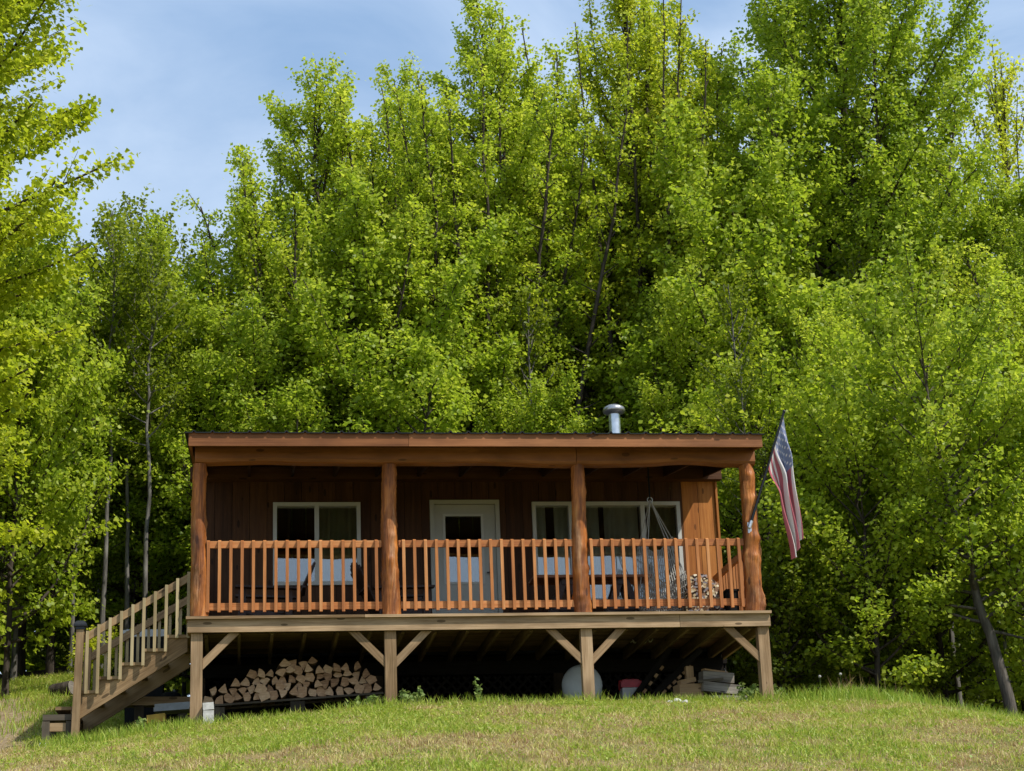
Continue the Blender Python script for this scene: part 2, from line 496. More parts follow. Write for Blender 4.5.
def make_grass():
    V = []; F = []; T = []; off = 0
    def push(xy, h, w, tint, lean):
        nonlocal off
        v, f, t = blades(xy, h, w, tint, lean)
        V.append(v); F.append(f + off); T.append(t); off += len(v)
    # short lawn
    n = 300000
    y = -9.6 + 10.4 * rng.random(n) ** .9; x = rng.uniform(-6.6, 9, n)
    xl = rng.uniform(-8.5, -3.9, 60000); yl = rng.uniform(0, 10.5, 60000)
    xr = rng.uniform(3.8, 11, 30000); yr = rng.uniform(0, 2.6, 30000)
    x = np.concatenate([x, xl, xr]); y = np.concatenate([y, yl, yr])
    left_edge = np.interp(y, [-9.6, 0.8], [-5.6, -6.4]); right_edge = np.interp(y, [-9.6, .8], [4.4, 9])
    keep = ((y > .8) | ((x > left_edge) & (x < right_edge)) | (x > 3.8))
    keep &= ~((np.abs(x) < 3.75) & (y > .35 + .25 * vnoise(x * 2, y, 4)))
    pm = path_mask(x, y); keep &= rng.random(len(x)) > pm * 1.0
    x = x[keep]; y = y[keep]
    lush = fbm(x * .5, y * .9, 31, 3) * .55 + fbm(x * 2.2, y * 2.6, 37, 3) * .45
    crest = np.clip(1 - np.abs(y + .1) / 1.1, 0, 1)
    rightpatch = np.clip((x - 3.2) / 1.2, 0, 1) * np.clip(1 - np.abs(y + .6) / 2.2, 0, 1)
    l2 = np.clip((lush - .43) * 5.5 - np.clip((-5.2 - x) / .6, 0, 1) * np.clip((7 - y) / 2, 0, 1) * .8 + crest * .4 + rightpatch * .5 + (x < -2) * .16 + (y > .9) * .25, 0, 1)
    tint = np.clip(l2 * .50 + rng.normal(.18, .2, len(x)), 0, 1)
    brown = np.clip((fbm(x * 1.4, y * 2.2, 55, 3) - .56) * 7, 0, 1) * (1 - l2 * .6)
    tint = np.where(rng.random(len(x)) < brown * .5, rng.uniform(0, .1, len(x)), tint)
    tuft = np.clip((vnoise(x * 5.5, y * 5.5, 77) - .45) * 2.4, 0, 1)
    h = (.02 + .04 * rng.random(len(x)) ** 1.5) * (.6 + .8 * l2 + 1.1 * tuft)
    push(np.stack([x, y], 1), h, rng.uniform(.006, .012, len(x)), tint, 1.3)
    # broad little leaves of clover and plantain in the green parts, dry thatch lying flat
    k = rng.choice(len(x), 60000, p=(l2 + .03) / (l2 + .03).sum())
    P = np.stack([x[k], y[k], gz(x[k], y[k]) + rng.uniform(.01, .06, len(k))], 1); P[:, :2] += rng.normal(0, .02, (len(k), 2))
    v, f, t = leaf_cloud(P, rng.uniform(.012, .034, len(k)), np.clip(rng.normal(.72, .16, len(k)), 0, 1), np.zeros((len(k), 3)), up=1.2)
    V.append(v[:, :]); F.append(f + off); T.append(t); off += len(v)
    k = rng.choice(len(x), 60000, p=(1.15 - l2) / (1.15 - l2).sum())
    m = len(k); P = np.stack([x[k], y[k], gz(x[k], y[k]) + rng.uniform(.0, .03, m)], 1)
    th = rng.uniform(0, 6.283, m); d = np.stack([np.cos(th), np.sin(th), rng.normal(0, .2, m)], 1) * rng.uniform(.03, .09, m)[:, None]
    w = np.stack([-np.sin(th), np.cos(th), np.zeros(m)], 1) * .003
    v = np.stack([P - w, P + w, P + d], 1).reshape(-1, 3); i = np.arange(m) * 3
    V.append(v); F.append(np.stack([i, i + 1, i + 2], 1) + off); T.append(np.repeat(np.clip(rng.normal(.09, .07, m), 0, 1), 3)); off += len(v)
    # long tufts along the crest, the posts, the stair foot and the woods' edge
    def tall(cx, cy, sx, sy, n, hmin, hmax, green=.75):
        xy = np.stack([rng.normal(cx, sx, n), rng.normal(cy, sy, n)], 1)
        push(xy, rng.uniform(hmin, hmax, n), rng.uniform(.007, .013, n), np.clip(rng.normal(green, .18, n), 0, 1), .75)
    for i in range(42):
        tall(rng.uniform(-3.5, 3.6), rng.normal(-.02, .16), .16, .1, 70, .05, .17)
    for i in range(46):
        tall(rng.uniform(3.7, 7.6), rng.normal(-.35, .5), .22, .2, 120, .1, .27, .8)
    for i in range(22):
        tall(rng.uniform(-5.3, -3.6), rng.normal(-.15, .15), .14, .1, 90, .08, .22, .75)
    for px in (-3.55, -1.18, 1.28, 3.55):
        tall(px, -.1, .16, .08, 130, .06, .2, .7)
    for i in range(40):
        tall(rng.uniform(6.2, 10.5), rng.normal(.9, .8), .3, .3, 90, .08, .26, .75)
    for i in range(40):
        tall(rng.uniform(-8.2, -5.0), rng.uniform(2, 9), .3, .3, 90, .06, .2, .8)
    # tan seed stalks on the right of the porch
    for i in range(14):
        tall(rng.uniform(4.4, 5.8), rng.normal(.1, .2), .06, .06, 5, .25, .42, .05)
    me = np_mesh('grass', np.concatenate(V), np.concatenate(F), np.concatenate(T))
    o = link('grass', me, M['grass'])
    tag(o, 'sunlit rough lawn grass, green tufts among dry straw patches', 'grass', kind='stuff')
make_grass()
# ------------------------------------------------------------------ trees
def unit(v): return v / (np.linalg.norm(v) + 1e-9)

def grow(seed, H, R, h0=.22, shape='spire', limbs=60, leaders=0, e_lo=25, e_hi=68, leaf=.12, per=9, gap=.12,
         trunk_r=.16, lean=(0, 0), sub_gap=.33, tone=.45, tone_var=.16, top_tone=.1, lw=.28, lead_spread=.95, dome=.36, twisty=.12, lead_h=(.25, .5), rough=.35):
    g = np.random.default_rng(seed)
    wood_ = MB(); clusters = []; outs = []
    def prof(t):
        if shape == 'spire': return max(.16, (1 - t) ** .62) * (.6 + .4 * min(1, t / .18))
        if shape == 'broad': return max(.15, math.sin(math.pi * min(.98, t * .86 + .12)) ** .65)
        return max(.12, (1 - t ** 2.2)) * (.5 + .5 * min(1, t / .25))     # column
    nT = 14
    tr = []
    for i in range(nT + 1):
        u = i / nT
        tr.append(np.array([lean[0] * u ** 1.0 + g.normal(0, .035) * u * 2, lean[1] * u + g.normal(0, .035) * u * 2, H * u]))
    rads = [trunk_r * (1.25 if i == 0 else 1) * (1 - .93 * (i / nT)) + .008 for i in range(nT + 1)]
    wood_.tube([Vector((tr[0][0], tr[0][1], -.5))] + [Vector(p) for p in tr], [rads[0] * 1.2] + rads, 8)
    axes = [(tr, rads, h0, R, limbs)]
    for k in range(leaders):
        hs = g.uniform(*lead_h); i0 = int(hs * nT)
        az = k * 2.4 + g.uniform(-.5, .5)
        fr = math.sqrt((k + .6) / leaders)
        sp = R * lead_spread * fr * g.uniform(.85, 1.15)
        top = H * (1 - dome * fr ** 1.15) * g.uniform(.93, 1.02)
        pts = []
        for i in range(11):
            u = i / 10
            o = sp * (u ** .55)
            pts.append(np.array([tr[i0][0] + math.cos(az) * o + g.normal(0, .03), tr[i0][1] + math.sin(az) * o + g.normal(0, .03), tr[i0][2] + (top - tr[i0][2]) * u]))
        r0 = rads[i0] * .42
        rr = [r0 * (1 - .92 * i / 10) + .006 for i in range(11)]
        wood_.tube([Vector(p) for p in pts], rr, 6)
        axes.append((pts, rr, .3, R * lw, int(limbs * (.14 + .6 * lw))))
    def at(pts, u):
        x = u * (len(pts) - 1); i = min(int(x), len(pts) - 2); f = x - i
        return pts[i] * (1 - f) + pts[i + 1] * f
    for (ax, rd, hh, RR, nl) in axes:
        for k in range(nl):
            t = (k + g.uniform(0, 1)) / nl
            u = hh + (1 - hh) * t * .985
            p0 = at(ax, u); az = k * 2.39996 + g.uniform(-.5, .5)
            e0 = R_(e_lo + (e_hi - e_lo) * t + g.normal(0, 7))
            L = RR * prof(t) * g.uniform(1 - rough, 1 + rough * .55) / max(.5, math.cos(e0))
            L = min(L, RR * 1.5)
            n = 6; pts = [p0]; e = e0; a = az
            for i in range(n):
                e += R_(g.uniform(-3, 8)); a += g.normal(0, twisty)
                e = min(e, 1.45)
                pts.append(pts[-1] + np.array([math.cos(a) * math.cos(e), math.sin(a) * math.cos(e), math.sin(e)]) * (L / n))
            ra = max(.008, min(.3 * np.interp(u * (len(rd) - 1), range(len(rd)), rd) + .006, .012 + L * .013))
            wood_.tube([Vector(p) for p in pts], [ra * (1 - .8 * i / n) + .003 for i in range(n + 1)], 5, caps=False)
            outdir = np.array([math.cos(az), math.sin(az), .25])
            # leafy twigs on the limb itself and on its side branches
            ns = max(1, int(L / sub_gap))
            segs = [(pts, .45, L)]
            for j in range(ns):
                uu = .18 + .8 * (j + g.uniform(0, 1)) / ns
                q0 = at(pts, uu); dd = unit(at(pts, min(1, uu + .1)) - at(pts, max(0, uu - .1)))
                sd = (1 if j % 2 else -1)
                an = R_(g.uniform(28, 65)) * sd
                c, s_ = math.cos(an), math.sin(an)
                d2 = np.array([dd[0] * c - dd[1] * s_, dd[0] * s_ + dd[1] * c, dd[2] * .8 + g.normal(.02, .22)])
                d2 = unit(d2)
                l2 = min(1.5, (.28 + .42 * L * (1 - uu))) * g.uniform(.6, 1.25)
                q1 = q0 + d2 * l2 * .5; q2 = q1 + unit(d2 + np.array([0, 0, g.uniform(-.15, .35)])) * l2 * .5
                if l2 > .5: wood_.tube([Vector(q0), Vector(q1), Vector(q2)], [.009, .006, .003], 3, caps=False)
                segs.append(([q0, q1, q2], .12, l2))
            for (sp, us, sl) in segs:
                nc = max(2, int(sl * (1 - us) / gap))
                tn = g.normal(0, tone_var) * .6
                for j in range(nc):
                    uu = us + (1 - us) * (j + g.uniform(0, 1)) / nc
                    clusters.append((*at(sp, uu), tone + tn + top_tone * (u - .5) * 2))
                    outs.append(outdir)
    C = np.array(clusters); O = np.array(outs)
    k = per
    P = np.repeat(C[:, :3], k, 0) + g.normal(0, 1, (len(C) * k, 3)) * np.array([.11, .11, .075]) * (leaf / .12) ** .6
    P[:, 2] -= np.abs(g.normal(0, .05, len(P)))
    t = np.clip(np.repeat(C[:, 3], k) + g.normal(0, tone_var, len(P)), 0, 1)
    s = leaf * g.uniform(.6, 1.25, len(P))
    v, f, tt = leaf_cloud(P, s, t, np.repeat(O, k, 0))
    return wood_, (v, f, tt), len(P)

def R_(d): return d * math.pi / 180
LEAVES = 0
def make_tree(name, label, x, y, group=None, bark='bark', leafm='leaf', cat='tree', z=None, rz=0, **kw):
    global LEAVES
    wd, (v, f, t), n = grow(**kw); LEAVES += n
    root = empty(name, (x, y, g1(x, y) - .02 if z is None else z), label, cat, group)
    root.rotation_euler = (0, 0, rz)
    wd.build('trunk', M[bark], root)
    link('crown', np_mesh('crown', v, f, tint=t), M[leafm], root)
    return root

def put(root, x, y, s=1, rz=None, label=None, group=None, sz=None):
    c = copy_tree(root)
    c.location = (x, y, g1(x, y) - .03)
    c.rotation_euler = (0, 0, rng.uniform(0, 6.28) if rz is None else rz)
    c.scale = (s, s, s if sz is None else sz)
    if label: c['label'] = label
    if group: c['group'] = group
    elif 'group' in c: del c['group']
    return c

GW = 'maples of the wood close behind the cabin'
A = make_tree('maple_tree', 'tall pointed maple rising behind the left half of the cabin roof', -1.5, 12, GW,
              seed=1, H=13.9, R=3.3, dome=.25, lw=.24, h0=.12, limbs=90, leaders=21, e_lo=22, e_hi=58, leaf=.074, per=12, gap=.078, trunk_r=.17, tone=.45)
A1 = make_tree('maple_tree', 'shorter maple with feathery side shoots, left of the tall pointed maple', -3.75, 12.4, GW,
              seed=2, H=11.3, R=1.9, h0=.14, limbs=60, leaders=7, lw=.27, e_lo=28, e_hi=56, dome=.42, leaf=.072, per=11, trunk_r=.11, tone=.42, gap=.085)
B = make_tree('maple_tree', 'twin-topped tall maple behind the middle of the cabin', 1.84, 12.2, GW,
              seed=3, H=16.0, R=3.3, h0=.12, limbs=92, leaders=21, lw=.25, e_lo=20, e_hi=56, dome=.17, leaf=.074, gap=.08, per=12, trunk_r=.19, tone=.42, lead_h=(.2, .45))
Cc = make_tree('maple_tree', 'slightly bronze-tinted maple with a fan of steep limbs above the stovepipe', 5.2, 13.3, GW, leafm='leafR',
              seed=4, H=16.9, R=3.0, h0=.27, limbs=84, leaders=20, lw=.25, e_lo=30, e_hi=60, dome=.15, leaf=.074, per=12, trunk_r=.2, tone=.45, lead_h=(.16, .34), gap=.078)
D = make_tree('maple_tree', 'largest broad maple with a dark forked trunk right of the flag', 9.6, 12, GW, leafm='leafG',
              seed=5, H=18.4, R=3.9, h0=.15, shape='broad', limbs=92, leaders=9, lw=.34, e_lo=12, e_hi=52, dome=.3, leaf=.085, per=12, gap=.10, trunk_r=.2, tone=.40, lead_spread=.75)
Lf = make_tree('maple_tree', 'big bright yellow-green maple crown hanging in at the left edge', -8.35, 3.4, GW, leafm='leafY',
              seed=6, H=17, R=3.75, h0=.08, shape='broad', rough=.16, limbs=130, leaders=5, lw=.38, e_lo=2, e_hi=55, leaf=.088, per=11, gap=.088, trunk_r=.2, tone=.45, lead_spread=.6)
S = make_tree('maple_sapling', 'bushy young maple at the lawn edge right of the flag', 6.6, 4.6, 'young maples along the lawn edge', leafm='leaf',
              seed=8, H=4.6, R=1.9, h0=.12, shape='broad', limbs=44, leaders=2, e_lo=10, e_hi=55, leaf=.075, per=10, gap=.08, trunk_r=.05, tone=.4)
LN = make_tree('leaning_maple', 'maple with a leaning grey trunk at the right edge of the lawn', 8.5, 4.0, None, leafm='leafG', bark='greybark',
              seed=9, H=6.4, R=2.1, h0=.29, shape='broad', limbs=50, leaders=0, e_lo=5, e_hi=55, leaf=.08, per=10, gap=.085, trunk_r=.1, tone=.5, lean=(-.95, .2))
E_ = make_tree('maple_tree', 'thin airy maple with bare upper limbs against the sky at the right edge', 13.9, 14, GW, leafm='leafY',
              seed=10, H=16.5, R=3.2, h0=.3, shape='column', limbs=46, leaders=4, e_lo=35, e_hi=70, leaf=.085, per=7, gap=.16, trunk_r=.15, tone=.62)
K = make_tree('woodland_tree', 'green woodland tree half hidden behind the nearer maple crowns', 0.4, 17.5, 'trees deeper in the wood',
              seed=11, H=12, R=2.6, h0=.1, shape='column', limbs=62, leaders=6, e_lo=15, e_hi=60, leaf=.085, per=11, trunk_r=.13, tone=.5, gap=.09)
PT = make_tree('slender_tree', 'slender bare pole of a tree standing in the shaded wood', -5.75, 14, 'slender trunks in the shaded wood', bark='palebark', leafm='leafD',
              seed=12, H=9.5, R=1.3, h0=.52, shape='column', limbs=26, e_lo=20, e_hi=60, leaf=.085, per=9, trunk_r=.055, tone=.5, twisty=.2)
U = make_tree('understory_bush', 'low shaded bush growing under the trees of the wood', -8.2, 10.6, 'bushes under the trees', leafm='leafD',
              seed=13, H=2.6, R=1.5, h0=.06, shape='broad', limbs=34, e_lo=8, e_hi=60, leaf=.085, per=11, trunk_r=.03, tone=.45, cat='bush')

# more trees of the first row, each of its own size and place
put(B, .35, 14, .92, 1.1, 'mid-height maple between the two tallest crowns, leaning shoots on its left side', GW)
put(A, 3.6, 15.2, 1.08, 2.2, 'maple filling in between the twin-topped maple and the bronze-tinted one', GW)
put(A1, -5.9, 15.4, 1.0, 2.9, 'small rounded maple low against the sky near the left edge', GW, .70)
put(LN, 11.6, .9, .95, 2.0, 'maple added out of view right of the lawn to shade the leaning trunk', 'maples added out of view for shade')  # added tree outside the frame, its crown shades the lower right woods
F = make_tree('maple_tree', 'lower round maple directly behind the left third of the cabin roof', -2.6, 10.4, GW, leafm='leafG',
              seed=21, H=7.9, R=2.3, h0=.16, shape='broad', limbs=80, leaders=6, lw=.34, e_lo=12, e_hi=56, dome=.3, leaf=.075, per=12, gap=.075, trunk_r=.09, tone=.46)
for (x, y, s, rz_, lab) in [(-.2, 10.8, 1.22, 1.2, 'lower round maple behind the roof above the door'), (2.3, 10.2, .80, 2.4, 'smallest round maple directly behind the roof, left of the stovepipe'),
                            (6.7, 10.6, 1.3, 4.0, 'lower round maple behind the right end of the roof'),
                            (-4.7, 11.6, .92, 5.1, 'lower round maple behind the left end of the roof'), (-6.3, 10.6, .82, .6, 'lower round maple beyond the stairs with a shaded underside'), (8.6, 9.2, .95, 1.9, 'lower round maple between the flag and the broad maple')]:
    put(F, x, y, s, rz_, lab, GW)
put(F, -7.1, 9.0, .95, 2.7, 'lower round maple under the big left crown', GW)
put(Lf, -9.7, 2.0, .9, 3.6, 'third yellow-green maple at the left edge, its trunk outside the picture', GW)
K2 = make_tree('high_crowned_tree', 'woodland tree with a bare lower trunk and a high crown in the shaded wood', -9.8, 12.6, 'high-crowned trees in the shaded wood', leafm='leaf',
              seed=17, H=12, R=2.5, h0=.36, shape='column', limbs=56, leaders=4, e_lo=12, e_hi=58, leaf=.082, per=11, trunk_r=.12, tone=.5, gap=.09, lead_h=(.4, .55))
put(S, -6.7, 7.6, 1.0, 4.4, 'young maple with tiered sprays beyond the stair handrail', 'young maples along the lawn edge', 1.25)
put(K2, -8.2, 13.5, .85, 1.0, 'maple beside the small rounded one, behind the big left crown', GW, .8)
put(Lf, -9.7, 5.6, .92, 2.0, 'second yellow-green maple further back at the left edge', GW)
put(D, 12.2, 10.6, .62, 2.5, 'low broad maple at the right edge below the thin airy one', GW)
put(D, 7.4, 16.5, .84, 4.2, 'dense maple behind and left of the largest broad maple', GW)
put(S, 9.9, 4.9, 1.15, 1.3, 'young maple at the far right beyond the leaning trunk', 'young maples along the lawn edge')
put(S, 5.6, 6.6, 1.15, 2.1, 'young maple in the shade just right of the porch corner', 'young maples along the lawn edge')
put(S, 8.2, 6.2, 1.3, 3.9, 'young maple right behind the leaning grey trunk', 'young maples along the lawn edge')
# deeper rows
GK = 'trees deeper in the wood'
def view_el(x, y, z): return math.degrees(math.atan2(z + 3.32, math.hypot(x + 3, y + 23.5)))
protos = [(K2, 12), (A, 13.9), (D, 18.4), (K2, 12), (Cc, 16.9), (K, 12)]
LK = 'green woodland tree half hidden behind the nearer maple crowns'
spots = []
for yy in (16.5, 20, 25, 32):
    x0 = -7.5 - .13 * yy; x1 = 9 + .44 * yy; step = 2.5 + yy * .05
    x = x0
    while x < x1:
        spots.append((x + rng.uniform(-.8, .8), yy + rng.uniform(-1.3, 1.3))); x += step
for i, (x, y) in enumerate(spots):
    p, h = protos[i % len(protos)]
    if x < -3.5: p, h = K2, 12
    el = 19.5 if x < -2.5 + (y - 16) * .12 else 23.5
    if x > 11 and x / (y + 23) < .46 and x / (y + 23) > .34: el = 21.5
    s = rng.uniform(.8, 1.1)
    gzz = g1(x, y)
    for _ in range(30):
        if view_el(x, y, gzz + h * s) > el: s *= .96
    put(p, x, y, max(.85, s), None, LK, GK, s)
for (x, y, s) in [(-9.3, 11.2, .8), (-5.0, 13.2, .7), (-6.9, 11.4, .66), (7.2, 7.0, .62), (10.6, 8.6, .8), (5.4, 9.4, .75)]:
    put(K2, x, y, s, None, 'woodland tree with a bare lower trunk and a high crown in the shaded wood', 'high-crowned trees in the shaded wood')
GP = 'slender trunks in the shaded wood'
LP = 'slender bare pole of a tree standing in the shaded wood'
for (x, y, s) in [(-5.35, 9.6, .85), (-5.0, 10.1, .8), (-4.65, 9.3, .85), (-5.9, 10.0, .8), (5.15, 5.8, .6), (-5.1, 12.4, .9), (-4.55, 13.2, 1.0), (-4.1, 14.5, .8), (-5.4, 16, 1.05), (-3.6, 11.2, .8), (-6.9, 10.4, .8),
                  (5.6, 7.6, .8), (6.15, 9.2, .9), (6.9, 7.2, .7), (9.3, 8.4, .9), (10.2, 7.4, .85), (10.9, 9, .9), (8.9, 10.2, 1), (4.9, 9.6, .8), (7.4, 9.6, .9), (11.9, 8.2, .9),
                  (9.0, 5.4, .6), (2.4, 10.6, .9), (-1.9, 10.8, .85), (10.6, 5.6, .7)]:
    put(PT, x, y, s, None, LP, GP, s * 1.05)
GB = 'bushes under the trees'
LB = 'low shaded bush growing under the trees of the wood'
for (x, y, s) in [(-5.4, 14.6, .7), (-9.6, 12, .9), (-6.6, 13.4, .5), (5.3, 5.2, .8), (7.2, 5.6, .8), 
                  (6.1, 8.6, .7), (10.9, 7.9, .7), (4.6, 8.2, 1), (5.2, 10.5, 1.2), (9.3, 10, 1.2), (-2.5, 11, 1.1), (.5, 11, 1.1), (12.5, 8, 1.1), 
                  (-5, 17, 1.4), (-7, 18, 1.5), (-9, 16, 1.5), (8, 14, 1.5), (11, 13, 1.5), (14, 14, 1.6), (5, 15, 1.5), (2, 16, 1.5), (-2, 16, 1.5)]:
    put(U, x, y, s, None, LB, GB)

BR = make_tree('bright_bush', 'small bright yellow-green bush on the slope left of the newel post', -5.42, 7.4, leafm='leafY', cat='bush',
              seed=31, H=2.0, R=1.3, h0=.06, shape='broad', limbs=30, e_lo=8, e_hi=60, leaf=.16, per=6, gap=.2, trunk_r=.03, tone=.6)
BR.scale = (.30, .30, .32)

def far_woods():
    n = 90000
    x = rng.uniform(-45, 60, n); y = rng.uniform(38, 50, n); z = gz(x, y, False)
    top = 9.5 + 3.5 * fbm(x * .25, y * .1, 51, 3)
    u = rng.random(n) ** .8
    P = np.stack([x, y, z + u * top], 1)
    O = np.tile(np.array([0, -1, .2]), (n, 1))
    v, f, t = leaf_cloud(P, rng.uniform(.35, .75, n), np.clip(.25 + .5 * fbm(x * .4, P[:, 2] * .5, 8) + rng.normal(0, .15, n), 0, 1), O)
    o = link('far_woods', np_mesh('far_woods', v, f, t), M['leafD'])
    tag(o, 'far woodland closing the view behind the maples', 'woods', kind='stuff')
far_woods()
print('leaves', LEAVES)

# ------------------------------------------------------------------ the cabin with its porch
cabin = empty('cabin', (0, 0, 0), 'low brown wooden cabin with a raised log-post porch and shed roof', 'cabin')
DZ = 1.30
def part(mb, name, mat, parent=None, label=None):
    o = mb.build(name, M[mat], cabin if parent is None else parent)
    if label: o['label'] = label
    return o

# walls: vertical boards with dark joints
WX0, WX1, WY0, WY1 = -3.62, 3.70, 2.46, 8.4
def zroof(y): return 3.40 + .165 * (y + .35)       # underside of the roof
openings = [(-2.585, -1.381, 2.202, 3.369), (-.413, .566, DZ, 3.40), (1.03, 1.60, 2.27, 3.369), (1.73, 3.158, 1.93, 3.369)]
def board_wall(x0, x1, z0, z1, y, face, holes=()):
    mb = MB(); w = .238; x = x0
    while x < x1 - .02:
        a, b = x + .003, min(x + w, x1) - .003
        edges = sorted({a, b} | {max(a, min(b, h[i])) for h in holes for i in (0, 1)})
        tone = random.random()
        for p, q in zip(edges, edges[1:]):
            if q - p < .004: continue
            mid = (p + q) / 2
            spans = [(z0, z1)]
            for h in holes:
                if h[0] <= mid <= h[1]:
                    spans = [s for sp in spans for s in ((sp[0], min(sp[1], h[2])), (max(sp[0], h[3]), sp[1])) if s[1] - s[0] > .01]
            for s in spans:
                mb.board((mid, y, s[0]), (mid, y, s[1]), q - p, .022, up=(0, 1, 0), tone=tone)
        x += w
    return mb
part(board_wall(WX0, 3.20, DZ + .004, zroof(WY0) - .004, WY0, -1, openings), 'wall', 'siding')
part(board_wall(3.20, WX1, DZ + .004, zroof(WY0) - .004, WY0, -1), 'wall', 'siding_lit', None, 'orange wall boards at the right corner, sunlight painted into their colour')
mb = MB()   # side and rear walls
for xx in (WX0 + .012, WX1 - .012):
    y = WY0 + .02
    while y < WY1 - .05:
        b = min(y + .238, WY1)
        mb.board((xx, (y + b) / 2, DZ), (xx, (y + b) / 2, zroof(y) - .01), .022, b - y - .006, up=(0, 1, 0)); y += .238
for k in range(31):
    xx = WX0 + .04 + k * .238
    mb.board((xx + .1, WY1, DZ), (xx + .1, WY1, zroof(WY1) - .01), .232, .022, up=(0, 1, 0))
part(mb, 'wall', 'siding')
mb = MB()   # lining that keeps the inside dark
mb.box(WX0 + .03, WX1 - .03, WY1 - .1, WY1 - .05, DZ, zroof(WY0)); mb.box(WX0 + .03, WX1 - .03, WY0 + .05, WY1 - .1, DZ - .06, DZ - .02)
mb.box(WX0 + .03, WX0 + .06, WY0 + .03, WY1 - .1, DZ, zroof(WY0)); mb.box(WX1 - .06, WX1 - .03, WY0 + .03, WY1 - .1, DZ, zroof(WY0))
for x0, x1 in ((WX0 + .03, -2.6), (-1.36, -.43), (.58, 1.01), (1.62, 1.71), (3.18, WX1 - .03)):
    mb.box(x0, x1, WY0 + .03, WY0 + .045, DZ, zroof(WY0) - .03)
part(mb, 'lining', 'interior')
mb = MB()
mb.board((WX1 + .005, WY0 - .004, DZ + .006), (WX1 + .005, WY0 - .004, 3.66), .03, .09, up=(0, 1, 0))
part(mb, 'corner_board', 'siding_lit')
mb = MB()
mb.box(-3.72, 3.77, WY0 - .16, WY0 - .014, 3.67, 3.85)
part(mb, 'wall_plate', 'siding')

# roof
mb = MB()
ny = [-.40, 9.0]
def roofz(y): return 3.555 + .165 * (y + .35)
xs_ = []
x = -3.72
prof = []
while x < 3.66:
    prof += [(x, 0), (x + .085, 0), (x + .10, .022), (x + .125, .022), (x + .14, 0)]
    x += .2286
prof = [p for p in prof if p[0] < 3.67] + [(3.67, 0)]
vs = []; fs = []; uvs = []
for yy in ny:
    for px, pz in prof: vs.append((px, yy, roofz(yy) + pz))
n = len(prof)
for i in range(n - 1):
    fs.append((i, i + 1, n + i + 1, n + i)); uvs.append([(0, 0), (.1, 0), (.1, 1), (0, 1)])
mb.add(vs, fs, uvs, .5)
roof = part(mb, 'roof', 'roofmetal')
sm = roof.modifiers.new('thick', 'SOLIDIFY'); sm.thickness = .014; sm.offset = -1
mb = MB()   # ceiling boards under the roof
for k in range(38):
    y0 = -.30 + k * .236
    if y0 + .23 > 8.8: break
    mb.board((-3.6, y0 + .115, zroof(y0 + .115) + .02), (3.58, y0 + .115, zroof(y0 + .115) + .02), .232, .022, up=(0, -.163, .987))
part(mb, 'ceiling', 'ceil')
mb = MB()
mb.board((-3.67, -.35, 3.462), (-.94, -.35, 3.463), .038, .172); mb.board((-.936, -.35, 3.463), (3.64, -.35, 3.462), .038, .172)
part(mb, 'fascia_board', 'fascia')
for xx in (-3.65, 3.618):
    mb = MB(); mb.board((xx, -.329, 3.462), (xx, 8.8, 3.462 + .165 * 9.129), .036, .165, up=(0, 0, 1))
    part(mb, 'rake_board', 'fascia')
mb = MB()   # stove pipe
mb.lathe([(.085, 0), (.085, .86)], (2.40, 3.0, 4.02), n=28)
sp = part(mb, 'stovepipe', 'galv')
mb = MB()
mb.lathe([(.084, .80), (.10, .80), (.16, .83), (.165, .865), (.155, .9), (.10, .935), (.02, .945), (0, .945)], (2.40, 3.0, 4.04), n=28)
part(mb, 'pipe_cap', 'capmetal', sp)
mb = MB(); mb.lathe([(.19, .0), (.12, .06), (.087, .1)], (2.40, 3.0, 4.08), n=24)
part(mb, 'pipe_flashing', 'capmetal', sp)

# windows and door
def window(x0, x1, z0, z1, mull=(), curtains=()):
    y = WY0 - .02
    mb = MB(); t = .052
    mb.box(x0, x0 + t, y - .035, y + .06, z0, z1); mb.box(x1 - t, x1, y - .035, y + .06, z0, z1)
    mb.box(x0 + t, x1 - t, y - .034, y + .06, z1 - t, z1); mb.box(x0 + t, x1 - t, y - .034, y + .06, z0, z0 + t)
    for mx_ in mull: mb.box(mx_ - .03, mx_ + .03, y - .028, y + .058, z0 + t, z1 - t)
    fr = part(mb, 'window', 'vinyl')
    ed = [x0 + t] + [e for m_ in mull for e in (m_ - .03, m_ + .03)] + [x1 - t]
    for a, b in zip(ed[::2], ed[1::2]):
        mb = MB(); tl_ = .023 * (z1 - z0); mb.prism([(y + .006, z0 + t - .004), (y + .012, z0 + t - .004), (y + .012 + tl_, z1 - t + .004), (y + .006 + tl_, z1 - t + .004)], 'x', a - .004, b + .004)
        part(mb, 'pane', 'glass', fr)
    for a, b, zb, mt in curtains:
        vs = []; fs = []; uvs = []; n = max(8, int((b - a) / .018))
        for i in range(n + 1):
            xx = a + (b - a) * i / n
            yy = WY0 + .10 + .022 * math.sin(xx * 46) + .01 * math.sin(xx * 19 + 1)
            vs += [(xx, yy, zb), (xx, yy + .004, z1 - .03)]
        for i in range(n):
            fs.append((2 * i, 2 * i + 2, 2 * i + 3, 2 * i + 1)); uvs.append([(0, 0), (1, 0), (1, 1), (0, 1)])
        mb = MB(); mb.add(vs, fs, uvs, .5, True)
        part(mb, 'curtain', mt, fr)
    return fr
window(*openings[0][:2], *openings[0][2:], mull=(-1.985,), curtains=[(-1.98, -1.40, 2.25, 'curtain_green')])
window(*openings[2][:2], *openings[2][2:], curtains=[(1.04, 1.24, 2.3, 'curtain_olive'), (1.36, 1.59, 2.3, 'curtain_olive')])
window(*openings[3][:2], *openings[3][2:], mull=(2.615,), curtains=[(1.74, 2.0, 1.96, 'curtain_olive'), (2.08, 2.56, 1.96, 'curtain_olive'), (2.7, 3.1, 1.96, 'curtain_green')])
